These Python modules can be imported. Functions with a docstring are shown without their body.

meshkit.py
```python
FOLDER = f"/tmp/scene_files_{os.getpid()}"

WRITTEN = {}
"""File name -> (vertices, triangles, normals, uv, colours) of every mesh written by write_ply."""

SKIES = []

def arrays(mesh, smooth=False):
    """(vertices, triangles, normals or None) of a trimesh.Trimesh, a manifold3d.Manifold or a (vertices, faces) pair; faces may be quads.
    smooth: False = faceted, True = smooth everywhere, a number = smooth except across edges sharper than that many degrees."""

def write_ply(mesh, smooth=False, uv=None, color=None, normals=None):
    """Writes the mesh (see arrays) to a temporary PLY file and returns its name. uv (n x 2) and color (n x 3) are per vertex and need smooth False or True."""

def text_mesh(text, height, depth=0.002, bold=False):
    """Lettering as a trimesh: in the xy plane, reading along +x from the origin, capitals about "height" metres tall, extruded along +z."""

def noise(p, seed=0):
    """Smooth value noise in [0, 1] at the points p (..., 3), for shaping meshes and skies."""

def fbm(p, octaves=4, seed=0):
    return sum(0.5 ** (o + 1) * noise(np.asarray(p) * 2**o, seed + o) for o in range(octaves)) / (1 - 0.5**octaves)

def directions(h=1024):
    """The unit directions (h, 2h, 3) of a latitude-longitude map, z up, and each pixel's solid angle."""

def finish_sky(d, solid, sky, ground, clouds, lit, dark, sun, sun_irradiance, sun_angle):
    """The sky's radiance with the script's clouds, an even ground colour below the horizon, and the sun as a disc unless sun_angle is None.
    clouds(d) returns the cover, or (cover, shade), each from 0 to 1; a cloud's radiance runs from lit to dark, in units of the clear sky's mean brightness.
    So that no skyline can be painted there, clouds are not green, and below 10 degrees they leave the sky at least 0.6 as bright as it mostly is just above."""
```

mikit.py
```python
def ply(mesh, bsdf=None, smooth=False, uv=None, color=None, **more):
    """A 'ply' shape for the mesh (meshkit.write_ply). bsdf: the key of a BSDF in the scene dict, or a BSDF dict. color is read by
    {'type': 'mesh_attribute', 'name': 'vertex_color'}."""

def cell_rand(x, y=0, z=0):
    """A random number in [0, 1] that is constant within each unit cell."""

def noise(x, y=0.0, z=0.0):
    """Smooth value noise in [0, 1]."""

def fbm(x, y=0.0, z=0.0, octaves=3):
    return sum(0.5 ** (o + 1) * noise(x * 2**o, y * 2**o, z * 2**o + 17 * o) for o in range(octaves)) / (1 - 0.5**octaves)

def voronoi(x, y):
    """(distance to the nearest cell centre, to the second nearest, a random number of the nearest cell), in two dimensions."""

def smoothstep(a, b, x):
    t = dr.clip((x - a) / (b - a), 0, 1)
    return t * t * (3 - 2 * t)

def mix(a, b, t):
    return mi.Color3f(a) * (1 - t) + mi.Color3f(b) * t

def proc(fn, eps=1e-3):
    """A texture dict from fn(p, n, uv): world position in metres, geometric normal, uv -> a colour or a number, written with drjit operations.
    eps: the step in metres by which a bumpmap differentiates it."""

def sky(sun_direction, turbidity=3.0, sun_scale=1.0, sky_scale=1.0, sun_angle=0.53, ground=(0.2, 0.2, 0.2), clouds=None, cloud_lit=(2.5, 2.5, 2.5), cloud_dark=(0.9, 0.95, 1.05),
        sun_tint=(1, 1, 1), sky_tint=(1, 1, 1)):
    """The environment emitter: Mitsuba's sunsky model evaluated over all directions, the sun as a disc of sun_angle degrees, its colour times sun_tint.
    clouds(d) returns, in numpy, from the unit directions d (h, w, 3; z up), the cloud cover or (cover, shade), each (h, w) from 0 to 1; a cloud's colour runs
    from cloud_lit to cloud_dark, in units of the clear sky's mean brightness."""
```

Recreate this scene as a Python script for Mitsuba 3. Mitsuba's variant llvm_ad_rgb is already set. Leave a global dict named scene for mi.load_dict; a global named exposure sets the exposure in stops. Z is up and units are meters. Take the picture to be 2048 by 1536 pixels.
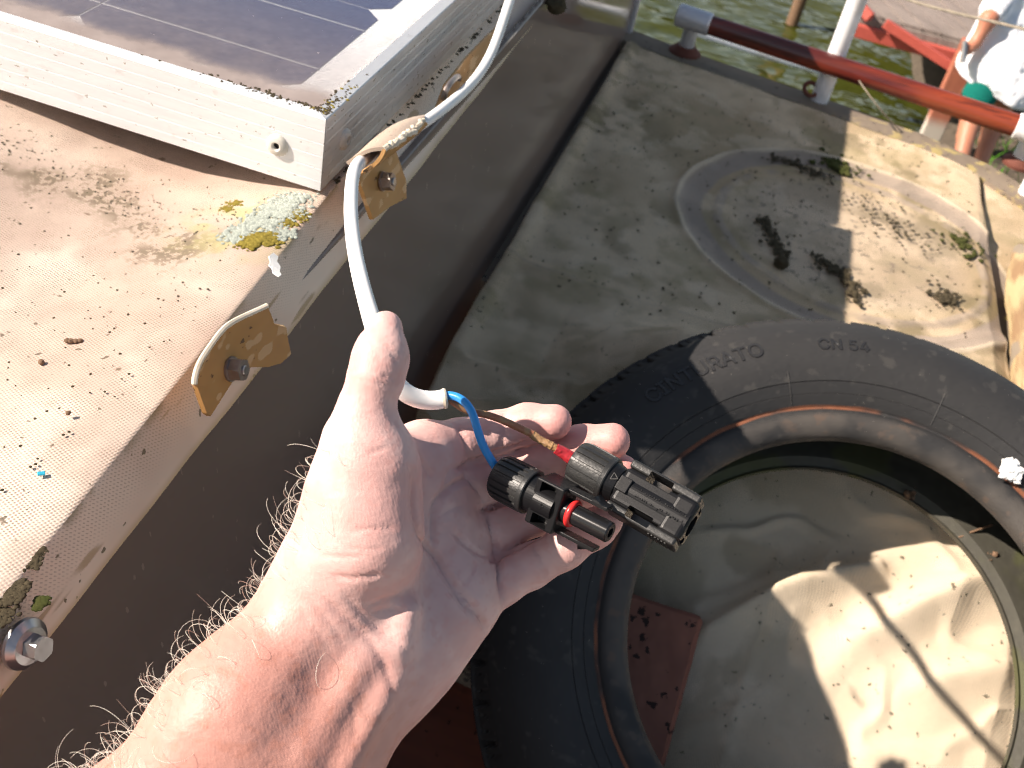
import math, random
import numpy as np, trimesh, drjit as dr, mitsuba as mi, mikit, meshkit
from mikit import noise, fbm, voronoi, cell_rand, smoothstep, mix, proc
from scipy.spatial import cKDTree
from scipy.ndimage import gaussian_filter
T4 = mi.ScalarTransform4f
scene, labels = {'type': 'scene'}, {}
A = lambda *v: np.array(v, float)
rng = np.random.default_rng(7)

# ---------------------------------------------------------------- camera, sky, exposure
# The camera's eye is the origin (about 0.4 m above a boat's cabin roof); x starboard, y forward, z up, water at z = -2.65.
EYE = A(0, 0, 0)
VIEW = A(-.11223, .77496, -.62197)
UPV = A(-.3131, .5659, .7627)
scene['camera'] = {'type': 'thinlens', 'fov': 49.87, 'fov_axis': 'x', 'near_clip': 0.02, 'far_clip': 400.0,
    'aperture_radius': 0.0009, 'focus_distance': 0.48,
    'to_world': T4().look_at(origin=[0, 0, 0], target=VIEW.tolist(), up=UPV.tolist())}
SUN = A(-1.2, -.5, 1.0)
scene['sky'] = mikit.sky(SUN.tolist(), turbidity=3.0, sky_scale=.95, sky_tint=(1.0, .77, .60), sun_tint=(.90, .98, 1.20), ground=(.14, .12, .09))
exposure = 2.8
WATER = -2.65

# ---------------------------------------------------------------- helpers
def put(key, mesh, bsdf, smooth=30, label=None, cat=None, group=None, kind=None, **kw):
    base, i = key, 0
    while key in scene:
        i += 1; key = f'{base}_{i:03d}'
    scene[key] = mikit.ply(mesh, bsdf, smooth=smooth, **kw)
    if label or cat or kind or group: tag(key, label, cat, group, kind)
    return key
def tag(key, label=None, cat=None, group=None, kind=None):
    labels[key] = {k: v for k, v in dict(label=label, category=cat, group=group, kind=kind).items() if v}
def number(key):
    base, i = key, 0
    while key in labels:
        i += 1; key = f'{base}_{i:03d}'
    return key
def nrm(v): v = np.asarray(v, float); return v / np.linalg.norm(v)
def frame(z, x=(1, 0, 0)):
    z = nrm(z); x = np.asarray(x, float); x = x - z * (x @ z)
    if np.linalg.norm(x) < 1e-6: x = np.cross(z, [0, 1, .3])
    x = nrm(x); return np.stack([x, np.cross(z, x), z], 1)          # columns x y z
def move(m, R=None, t=None):
    m = m.copy(); v = np.array(m.vertices)
    if R is not None: v = v @ np.asarray(R).T
    if t is not None: v = v + np.asarray(t)
    m.vertices = v; return m
def join(*ms): return trimesh.util.concatenate([m for m in ms if m is not None])
def cbox(sx, sy, sz, c=.001, center=(0, 0, 0)):
    h = A(sx, sy, sz) / 2; c = min(c, *(h * .9)); p = []
    for s in np.ndindex(2, 2, 2):
        s = np.array(s) * 2 - 1
        for k in range(3):
            q = h - c; q[k] = h[k]; p.append(s * q)
    return move(trimesh.convex.convex_hull(np.array(p)), None, center)
def spline(pts, n=60):
    from scipy.interpolate import CubicSpline
    pts = np.asarray(pts, float); t = np.r_[0, np.cumsum(np.linalg.norm(np.diff(pts, axis=0), axis=1))]
    return CubicSpline(t, pts)(np.linspace(0, t[-1], n))
def tube(path, r, seg=16, caps=True, squash=None):
    P = np.asarray(path, float); n = len(P); r = np.broadcast_to(r, n)
    tan = np.gradient(P, axis=0); tan /= np.linalg.norm(tan, axis=1, keepdims=True)
    x = np.cross(tan[0], [.3, .2, .9]); x /= np.linalg.norm(x); V = []
    a = np.linspace(0, 2 * np.pi, seg, endpoint=False)
    for i in range(n):
        x = x - tan[i] * (x @ tan[i]); x /= np.linalg.norm(x); y = np.cross(tan[i], x)
        V.append(P[i] + r[i] * (np.cos(a)[:, None] * x + np.sin(a)[:, None] * y))
    V = np.vstack(V); i, j = np.meshgrid(np.arange(n - 1), np.arange(seg), indexing='ij'); k = (j + 1) % seg
    a0, a1, b0, b1 = i * seg + j, i * seg + k, (i + 1) * seg + j, (i + 1) * seg + k
    F = np.vstack([np.stack([a0, a1, b1], -1).reshape(-1, 3), np.stack([a0, b1, b0], -1).reshape(-1, 3)])
    if caps:
        V = np.vstack([V, P[0], P[-1]]); m = n * seg; jj = np.arange(seg); kk = (jj + 1) % seg
        F = np.vstack([F, np.stack([kk, jj, jj * 0 + m], 1), np.stack([(n - 1) * seg + jj, (n - 1) * seg + kk, jj * 0 + m + 1], 1)])
    return trimesh.Trimesh(V, F, process=False)
def lathe(prof, seg=64, closed=False):
    """profile rows (radius, height) about z."""
    pr = np.asarray(prof, float); n = len(pr); a = np.linspace(0, 2 * np.pi, seg, endpoint=False)
    V = np.stack([pr[:, None, 0] * np.cos(a), pr[:, None, 0] * np.sin(a), np.repeat(pr[:, 1:2], seg, 1)], -1).reshape(-1, 3)
    m = n if closed else n - 1
    i, j = np.meshgrid(np.arange(m), np.arange(seg), indexing='ij'); k = (j + 1) % seg; i2 = (i + 1) % n
    a0, a1, b0, b1 = i * seg + j, i * seg + k, i2 * seg + j, i2 * seg + k
    F = np.vstack([np.stack([a0, a1, b1], -1).reshape(-1, 3), np.stack([a0, b1, b0], -1).reshape(-1, 3)])
    return trimesh.Trimesh(V, F, process=False)
def cyl(p0, p1, r, seg=24, r1=None, chamfer=0.0):
    p0, p1 = np.asarray(p0, float), np.asarray(p1, float); L = np.linalg.norm(p1 - p0); r1 = r if r1 is None else r1; c = chamfer
    pr = [(1e-6, 0), (r - c, 0), (r, c), (r1, L - c), (r1 - c, L), (1e-6, L)] if c else [(1e-6, 0), (r, 0), (r1, L), (1e-6, L)]
    return move(lathe(pr, seg), frame(p1 - p0), p0)
def grid(xs, ys, f, thick=None):
    X, Y = np.meshgrid(xs, ys, indexing='ij'); Z = f(X, Y); V = np.stack([X, Y, Z], -1).reshape(-1, 3); ny = len(ys)
    i, j = np.meshgrid(np.arange(len(xs) - 1), np.arange(ny - 1), indexing='ij'); a = (i * ny + j).ravel()
    F = np.vstack([np.stack([a, a + ny, a + ny + 1], 1), np.stack([a, a + ny + 1, a + 1], 1)])
    return trimesh.Trimesh(V, F, process=False)
def prism(poly, z0, z1):
    from shapely.geometry import Polygon
    return move(trimesh.creation.extrude_polygon(Polygon(poly), z1 - z0, engine='earcut'), None, (0, 0, z0))
def hexnut(af, h, bore, cham=.0008):
    import manifold3d as m3
    r = af / 2 / math.cos(math.pi / 6)
    body = m3.Manifold.cylinder(h, r, r, 6) ^ m3.Manifold.cylinder(h + .002, r * 1.0 + .0003, r * .93, 40).translate([0, 0, -.0006])
    if bore: body = body - m3.Manifold.cylinder(h * 3, bore, bore, 24).translate([0, 0, -h])
    mm = body.to_mesh(); return trimesh.Trimesh(mm.vert_properties[:, :3], mm.tri_verts, process=False)
def m3mesh(m):
    mm = m.to_mesh(); return trimesh.Trimesh(mm.vert_properties[:, :3], mm.tri_verts, process=False)
def lump(c, r, seed=0, sub=2, squash=.6, rough=.45, up=(0, 0, 1)):
    s = trimesh.creation.icosphere(sub, 1.0); v = np.array(s.vertices)
    k = 1 + rough * (meshkit.fbm(v * 2.2 + seed * 7.3, 3, seed) * 2 - 1)
    v = v * k[:, None] * A(1, 1, squash); s.vertices = v @ frame(up).T * r + np.asarray(c); return s

# signed-distance modelling for bodies: smooth unions of tapered capsules, meshed with surface nets
def rc(P, a, b, r1, r2):
    a, b = np.asarray(a, np.float32), np.asarray(b, np.float32); d = b - a
    t = np.clip(((P - a) @ d) / max(float(d @ d), 1e-12), 0, 1)
    return np.linalg.norm(P - a - t[:, None] * d, axis=1) - (r1 + t * (r2 - r1))
def ell(P, c, R, r):
    q = (P - np.asarray(c, np.float32)) @ np.asarray(R, np.float32) / np.asarray(r, np.float32)
    k = np.linalg.norm(q, axis=1); return (k - 1) * float(np.min(r)) * (.5 + .5 * np.clip(k, 0, 1))
def smin(a, b, k):
    h = np.clip(k - np.abs(a - b), 0, None) / k; return np.minimum(a, b) - h * h * k * .25
def smax(a, b, k): return -smin(-a, -b, k)
def surface_nets(f, lo, hi, h, B=8, slack=.02):
    lo = np.asarray(lo, float); n = (np.ceil((np.asarray(hi, float) - lo) / (h * B)).astype(int)); N = n * B + 1
    ci = np.stack(np.meshgrid(*[np.arange(k) for k in n], indexing='ij'), -1).reshape(-1, 3)
    dc = f((lo + (ci + .5) * B * h).astype(np.float32)); near = np.abs(dc) < B * h * .9 + slack
    D = np.repeat(np.repeat(np.repeat(dc.reshape(n), B, 0), B, 1), B, 2); D = np.pad(D, ((0, 1),) * 3, mode='edge').astype(np.float32)
    D = np.where(D > 0, 1, -1).astype(np.float32)
    o = np.stack(np.meshgrid(*[np.arange(B)] * 3, indexing='ij'), -1).reshape(-1, 3); kk = ci[near]
    for s in range(0, len(kk), 400):
        g = (kk[s:s + 400, None] * B + o).reshape(-1, 3); D[g[:, 0], g[:, 1], g[:, 2]] = f((lo + g * h).astype(np.float32))
    S = D < 0; acc = np.zeros(tuple(N - 1), np.int8)
    for a, b, c in np.ndindex(2, 2, 2): acc += S[a:N[0] - 1 + a, b:N[1] - 1 + b, c:N[2] - 1 + c]
    cells = np.argwhere((acc > 0) & (acc < 8)); idx = np.full(tuple(N - 1), -1, np.int32); idx[tuple(cells.T)] = np.arange(len(cells))
    corner = {c: D[tuple((cells + c).T)] for c in np.ndindex(2, 2, 2)}; s = np.zeros((len(cells), 3)); w = np.zeros(len(cells))
    for c in corner:
        for ax in range(3):
            if c[ax] == 0:
                e = list(c); e[ax] = 1; d0, d1 = corner[c], corner[tuple(e)]; x = (d0 < 0) != (d1 < 0)
                t = d0 / np.where(x, d0 - d1, 1); p = np.tile(np.array(c, float), (len(cells), 1)); p[:, ax] = t
                s += p * x[:, None]; w += x
    V = lo + (cells + s / w[:, None]) * h; F = []
    for ax in range(3):
        u, v = (ax + 1) % 3, (ax + 2) % 3; sl = [slice(1, -1)] * 3; sl[ax] = slice(0, -1); s2 = list(sl); s2[ax] = slice(1, None)
        if True:
            a, b = S[tuple(sl)], S[tuple(s2)]; e = np.argwhere(a != b)
            off = np.ones(3, int); off[ax] = 0; e = e + off; flip = S[tuple(e.T)]
            def q(du, dv):
                k = e.copy(); k[:, u] -= du; k[:, v] -= dv; return idx[tuple(k.T)]
            Q = np.stack([q(1, 1), q(0, 1), q(0, 0), q(1, 0)], 1); Q = np.where(flip[:, None], Q, Q[:, ::-1])
            Q = Q[(Q >= 0).all(1)]; F += [Q[:, [0, 1, 2]], Q[:, [0, 2, 3]]]
    return trimesh.Trimesh(V, np.vstack(F), process=False)

# ---------------------------------------------------------------- materials
def mat(key, color, rough=.5, bump=None, bscale=1.0, eps=5e-4, spec=.5, metallic=0.0, two=True, **kw):
    c = proc(color) if callable(color) else {'type': 'rgb', 'value': list(color)}
    r = proc(rough) if callable(rough) else float(rough)
    b = {'type': 'principled', 'base_color': c, 'roughness': r, 'specular': spec, 'metallic': float(metallic), **kw}
    if bump: b = {'type': 'bumpmap', 'tex': proc(bump, eps), 'scale': float(bscale), 'b': b}
    scene[key] = {'type': 'twosided', 'b': b} if two else b
C3 = mi.Color3f
def speck(p, s, thr, seed=0.0):
    """little irregular specks: 1 inside."""
    return smoothstep(thr, thr + .05, noise(p.x * s + seed, p.y * s + 3.1, p.z * s) * .7 + .3 * noise(p.x * s * 2.7, p.y * s * 2.7 + seed, p.z * s * 2.7))

WP = .0023   # pitch of the moulded non-slip weave
def weave(u, v): return dr.sin(u * (2 * math.pi / WP)) * dr.sin(v * (2 * math.pi / WP))
def weave_roof(p):
    u = p.x * .93 + p.y * .37; v = -p.x * .37 + p.y * .93 + p.z * .9
    u = u + .0006 * noise(p.x * 60, p.y * 60, 1.0); return weave(u, v)
def roof_col(p, n, uv):
    w = weave_roof(p); dirt = fbm(p.x * 9 + 4, p.y * 9, p.z * 9, 4); fine = fbm(p.x * 90, p.y * 90, p.z * 90, 3)
    c = mix((.65, .57, .48), (.50, .39, .32), smoothstep(.38, .62, dirt)); c = mix(c, (.44, .33, .27), smoothstep(.48, .66, fbm(p.x * 30, p.y * 30, 2.0, 4)) * .55)
    c = mix(c, (.30, .215, .165), smoothstep(.25, -.7, w) * (.45 + .5 * smoothstep(.3, .7, fine)))
    # drip line of mould below the panel's front edge
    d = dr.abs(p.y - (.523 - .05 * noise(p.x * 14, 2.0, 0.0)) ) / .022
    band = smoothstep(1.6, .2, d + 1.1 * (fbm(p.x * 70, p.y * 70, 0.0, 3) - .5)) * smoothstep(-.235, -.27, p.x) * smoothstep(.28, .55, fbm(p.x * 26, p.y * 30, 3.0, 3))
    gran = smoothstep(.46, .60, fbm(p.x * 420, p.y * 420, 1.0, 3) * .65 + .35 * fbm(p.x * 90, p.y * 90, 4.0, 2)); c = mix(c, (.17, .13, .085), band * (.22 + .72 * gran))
    gr = smoothstep(.052, .014, dr.sqrt(dr.square(p.x + .252) + dr.square(p.y - .515)) + .02 * (fbm(p.x * 60, p.y * 60, 9.0, 3) - .5)) * smoothstep(.35, .6, fine)
    c = mix(c, (.40, .36, .17), gr * .75)
    sp = speck(p, 260, .80); c = mix(c, (.12, .09, .06), sp * .85)
    sp2 = speck(p, 90, .86, 5.0); c = mix(c, (.17, .12, .08), sp2 * .9)
    return c
mat('gelcoat', roof_col, .55, lambda p, n, uv: weave_roof(p), .00011, 3e-4, spec=.35)
def flange_col(p, n, uv):
    w = weave_roof(p); fine = fbm(p.x * 60, p.y * 60, p.z * 90, 3)
    c = mix((.66, .54, .44), (.58, .44, .35), smoothstep(.4, .6, fbm(p.x * 12, p.y * 12, p.z * 12, 3)))
    c = mix(c, (.30, .22, .16), smoothstep(-.1, -.85, w) * .5 * smoothstep(-.388, -.372, p.z))
    c = mix(c, (.13, .10, .06), speck(p, 170, .80) * .9)
    streak = smoothstep(.66, .74, fbm(p.x * 40, p.y * 22, p.z * 120, 3)); c = mix(c, (.30, .20, .10), streak * .7)
    edge = smoothstep(-.390, -.3955, p.z); c = mix(c, (.42, .29, .12), edge * .7)
    top = smoothstep(-.366, -.360, p.z) * smoothstep(.42, .62, fbm(p.x * 50, p.y * 50, 2.0, 3)); c = mix(c, (.22, .17, .08), top * .75)
    return c
mat('gelcoat_edge', flange_col, .5, lambda p, n, uv: weave_roof(p), .00007, 3e-4, spec=.4)
def alu_col(p, n, uv):
    g = fbm(p.x * 30, p.y * 30, p.z * 400, 3); c = mix((.76, .77, .79), (.68, .69, .71), g)
    c = mix(c, (.25, .22, .17), speck(p, 330, .80) * .8); return mix(c, (.42, .40, .36), smoothstep(.62, .85, fbm(p.x * 160, p.y * 160, p.z * 160, 3)) * .3)
mat('aluminium', alu_col, .42, None, spec=.5, metallic=.25)
mat('aluminium_shaded', lambda p, n, uv: alu_col(p, n, uv) * .82, .35, lambda p, n, uv: fbm(p.x * 60, p.y * 60, p.z * 900, 2), .00015, 4e-4, metallic=.5)  # frame metal again, colour darkened for the side turned from the sun
def cell_col(p, n, uv):
    fing = smoothstep(.78, .95, dr.sin(p.x * (2 * math.pi / .0021)) * .5 + .5)
    return mix((.014, .014, .075), (.10, .10, .19), fing * .5)
mat('silicon', cell_col, .25)
mat('busbar', (.55, .55, .56), .35, metallic=.6)
mat('backsheet', (.80, .80, .80), .6)
def dust(p, n, uv):
    e = p.y - .577; r = -.2375 - p.x
    f = smoothstep(.034, .010, e + .014 * (fbm(p.x * 40, p.y * 40, 1.0, 3) - .5)) * .80 + smoothstep(.20, .0, e) * .32
    f = dr.maximum(f, smoothstep(.012, .0, r + .008 * (noise(p.x * 90, p.y * 60) - .5)) * .25)
    s = smoothstep(.86, .89, noise(p.x * 130, p.y * 130)) * .0
    return dr.clip(f * (.75 + .4 * fbm(p.x * 200, p.y * 200, 0.0, 2)) + speck(p, 300, .82) * .9 + .06, 0, .93)
def dust_col(p, n, uv): return mix(mix((.27, .225, .21), (.37, .315, .295), fbm(p.x * 80, p.y * 80, 0.0, 3)), (.03, .03, .05), speck(p, 160, .80) * .0)
scene['dusty_glass'] = {'type': 'blendbsdf', 'weight': proc(dust), 'a': {'type': 'thindielectric', 'int_ior': 1.5}, 'b': {'type': 'twosided', 'b': {'type': 'diffuse', 'reflectance': proc(dust_col)}}}
def acrylic_col(p, n, uv):
    s = smoothstep(.90, .93, noise(p.x * 500, p.y * 260 + p.z * 60, p.z * 60)); h = fbm(p.x * 3, p.y * 3, p.z * 5, 3)
    return mix(mix((.115, .080, .068), (.180, .142, .122), h), (.30, .24, .20), s * .5)
mat('acrylic', acrylic_col, lambda p, n, uv: .06 + .10 * smoothstep(.35, .7, fbm(p.x * 4, p.y * 4, p.z * 6, 3)), spec=.65)
def canvas_weave(p): return dr.sin(p.x * 2 * math.pi / .0016) * dr.sin((p.y * .8 - p.z * .6) * 2 * math.pi / .0016)
RC = (.195, 1.325)
def canvas_col(p, n, uv):
    big = fbm(p.x * 7 + 1, p.y * 7, 2.0, 4); mid = fbm(p.x * 34, p.y * 34, p.z * 34, 3); fine = fbm(p.x * 160, p.y * 160, p.z * 160, 3)
    c = mix((.52, .435, .32), (.36, .29, .195), smoothstep(.35, .65, big)); c = mix(c, (.17, .145, .085), smoothstep(.47, .66, fbm(p.x * 22 + 3, p.y * 19, 8.0, 4)) * smoothstep(.40, .62, fbm(p.x * 4 + 8, p.y * 4, 1.0, 3)) * .8)
    c = mix(c, (.60, .52, .41), smoothstep(.60, .72, fbm(p.x * 26, p.y * 26 + 4, 3.0, 3)) * .35)
    c = mix(c, (.30, .255, .165), smoothstep(.50, .70, mid) * .55); c = mix(c, (.25, .22, .12), smoothstep(.56, .72, fbm(p.x * 16 + 9, p.y * 16, 5.0, 4)) * .45)
    clean_bright = smoothstep(.28, .12, dr.sqrt(dr.square(p.x - .26) + dr.square(p.y - .70))); c = mix(c, (.68, .61, .50), clean_bright * .75)  # cleaner canvas in the tyre opening, painted paler to lift its shade
    c = mix(c, (.09, .08, .055), speck(p, 210, .74 + .1 * big) * .85)
    c = mix(c, (.06, .055, .035), speck(p, 75, .85, 2.0) * .9)
    dx, dy = p.x - RC[0], p.y - RC[1]; r = dr.sqrt(dx * dx + dy * dy) + .012 * (fbm(p.x * 14, p.y * 14, 7.0, 3) - .5)
    on = smoothstep(1.0, 1.06, p.y)
    ring = smoothstep(.019, .013, dr.abs(r - .213)) + .8 * smoothstep(.010, .004, dr.abs(r - .176)) * smoothstep(.3, .6, mid)
    c = mix(c, (.27, .235, .22), dr.clip(ring, 0, 1) * .72 * on); lip = smoothstep(.005, .001, dr.abs(r - .232)); c = mix(c, (.58, .53, .45), lip * .5 * on)
    inner = smoothstep(.17, .13, r) * on
    c = mix(c, (.10, .085, .065), inner * speck(p * 1.0, 120, .64, 8.0) * .85); c = mix(c, (.36, .31, .27), inner * .35)
    line = smoothstep(.006, .001, dr.abs(dr.sqrt(dr.square(p.x + .05) + dr.square(p.y - 1.62)) - .60 + .02 * (noise(p.x * 9, p.y * 9) - .5))) * on; c = mix(c, (.25, .21, .18), line * .45)
    low = smoothstep(.95, .80, p.y); c = mix(c, (.30, .25, .165), low * smoothstep(.26, .12, p.x) * smoothstep(.44, .66, fbm(p.x * 30, p.y * 30, 6.0, 4)) * .5)
    return c * mi.Color3f(1.05, .985, .91) * (1 + .16 * canvas_weave(p))
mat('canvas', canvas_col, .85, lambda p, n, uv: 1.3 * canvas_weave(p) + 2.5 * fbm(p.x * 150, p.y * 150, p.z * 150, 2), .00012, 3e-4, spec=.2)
def deck_col(p, n, uv):
    c = mix((.16, .125, .095), (.26, .21, .16), fbm(p.x * 20, p.y * 20, p.z * 20, 4)); c = mix(c, (.42, .33, .13), smoothstep(.56, .66, fbm(p.x * 60, p.y * 60, p.z * 40, 3)) * smoothstep(.1, .3, p.x) * .8)  # yellow lichen spots, also painting in the warmer tone of the sunlit end
    return mix(c, (.05, .045, .035), speck(p, 130, .72) * .8)
mat('deck_board', deck_col, .8, lambda p, n, uv: fbm(p.x * 90, p.y * 90, p.z * 90, 3), .002, spec=.2)
def red_floor(p, n, uv): return mix(mix((.24, .075, .045), (.14, .05, .035), fbm(p.x * 9, p.y * 60, 1.0, 4)), (.03, .02, .018), speck(p, 100, .70) * .8)
mat('floor_paint', red_floor, .6)
mat('dark_void', (.02, .017, .015), .8)
def rubber_col(p, n, uv):
    c = mix((.019, .019, .0195), (.026, .0255, .026), fbm(p.x * 22, p.y * 22, p.z * 22, 4)); d = fbm(p.x * 120, p.y * 120, p.z * 120, 3)
    c = mix(c, (.07, .065, .058), smoothstep(.62, .80, d) * .35); c = mix(c, (.20, .18, .15), speck(p, 420, .86) * .7)
    q = p - mi.Point3f(.207, .599, -.62); hh = q.y * -.5331 + q.z * .8461; r = dr.sqrt(dr.maximum(dr.squared_norm(q) - hh * hh, 1e-9))
    up = smoothstep(-.03, -.01, hh)
    rust = smoothstep(0.0022, .0006, dr.abs(r - .1895 + .0016 * (noise(p.x * 70, p.y * 70, p.z * 70) - .5))) * smoothstep(.30, .55, fbm(p.x * 30, p.y * 30, p.z * 30, 3)) * up
    c = mix(c, (.21, .075, .034), rust * .85)
    bead = smoothstep(.187, .180, r) * up * smoothstep(.25, .65, fbm(p.x * 35, p.y * 35, p.z * 35, 3)); c = mix(c, (.085, .074, .064), bead * .7)
    c = mix(c, (.12, .065, .038), bead * smoothstep(.62, .76, d) * .35)
    low = smoothstep(-.07, -.09, hh) * smoothstep(.262, .235, r); c = mix(c, (.085, .08, .06), low * (.5 + .4 * d)); c = mix(c, (.085, .09, .035), low * smoothstep(.55, .68, fbm(p.x * 25, p.y * 25, p.z * 25, 3)) * .7)
    return c
mat('rubber', rubber_col, lambda p, n, uv: .58 + .25 * fbm(p.x * 40, p.y * 40, p.z * 40, 2), lambda p, n, uv: fbm(p.x * 260, p.y * 260, p.z * 260, 3), .00035, 5e-4, spec=.42)
def brick_col(p, n, uv): return mix(mix((.36, .15, .10), (.25, .105, .075), fbm(p.x * 40, p.y * 40, p.z * 40, 4)), (.03, .022, .02), speck(p, 150, .70) * .9)
mat('terracotta', brick_col, .9, lambda p, n, uv: fbm(p.x * 200, p.y * 200, p.z * 200, 3), .001, spec=.2)
def clip_col(p, n, uv):
    c = mix((.42, .235, .085), (.34, .17, .055), fbm(p.x * 60, p.y * 60, p.z * 60, 3)); s = smoothstep(.62, .70, fbm(p.x * 300, p.y * 90, p.z * 120, 2))
    return mix(mix(c, (.60, .42, .25), s * .5), (.10, .06, .03), speck(p, 240, .78) * .9)
mat('clip_plastic', clip_col, .38, spec=.5)
def clip_edge(p, n, uv): return mix((.66, .62, .52), (.52, .42, .30), fbm(p.x * 150, p.y * 150, p.z * 150, 3))
mat('clip_torn_edge', clip_edge, .6)
def clip_face(p, n, uv): return mix(mix((.40, .33, .27), (.33, .25, .19), fbm(p.x * 40, p.y * 40, p.z * 40, 3)), (.12, .09, .06), speck(p, 300, .80) * .8)
mat('clip_weathered', clip_face, .5)
mat('steel', (.42, .41, .41), .30, lambda p, n, uv: fbm(p.x * 400, p.y * 400, p.z * 400, 2), .00012, metallic=.9)
mat('dull_steel', lambda p, n, uv: mix((.40, .36, .34), (.28, .22, .19), fbm(p.x * 300, p.y * 300, p.z * 300, 3)), .35, metallic=.8)
mat('rivet_plastic', (.52, .50, .45), .45)
def sheath_col(p, n, uv): return mix(mix((.80, .80, .80), (.70, .69, .67), fbm(p.x * 50, p.y * 50, p.z * 50, 3)), (.35, .30, .25), speck(p, 300, .84) * .5)
mat('white_pvc', sheath_col, .35, spec=.5)
mat('blue_pvc', (.03, .26, .66), .32)
def brown_col(p, n, uv):
    s = smoothstep(.048, .060, p.x * 1.0 + .0) ; return mix((.27, .105, .055), (.30, .18, .09), smoothstep(.45, .7, fbm(p.x * 300, p.y * 300, p.z * 300, 3)) * .8)
mat('brown_pvc', brown_col, .42)
mat('copper_dirty', lambda p, n, uv: mix(mix((.42, .25, .11), (.20, .11, .06), fbm(p.x * 400, p.y * 400, p.z * 400, 3)), (.55, .50, .40), speck(p, 900, .72) * .7), .55, lambda p, n, uv: fbm(p.x * 900, p.y * 900, p.z * 900, 2), .0008, 2e-4)
mat('red_tape', lambda p, n, uv: mix((.52, .035, .045), (.33, .02, .03), fbm(p.x * 300, p.y * 300, p.z * 300, 3)), .3, lambda p, n, uv: fbm(p.x * 500, p.y * 500, p.z * 500, 2), .0008, 2e-4)
mat('rubber_mark', (.017, .017, .018), .5)
mat('red_rubber', (.62, .03, .03), .3)
mat('black_matt', lambda p, n, uv: mix((.016, .016, .0165), (.025, .025, .024), fbm(p.x * 250, p.y * 250, p.z * 250, 3)), .42, lambda p, n, uv: fbm(p.x * 1200, p.y * 1200, p.z * 1200, 2), .00007, 2e-4)
mat('black_gloss', lambda p, n, uv: mix((.008, .008, .009), (.07, .065, .06), speck(p, 900, .86) * .7), .36, spec=.28)
mat('black_shiny', (.010, .010, .011), .14, spec=.5)
mat('black_hole', (.004, .004, .004), .8)
mat('fitting_metal', (.62, .62, .66), .38, metallic=.5)
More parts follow.
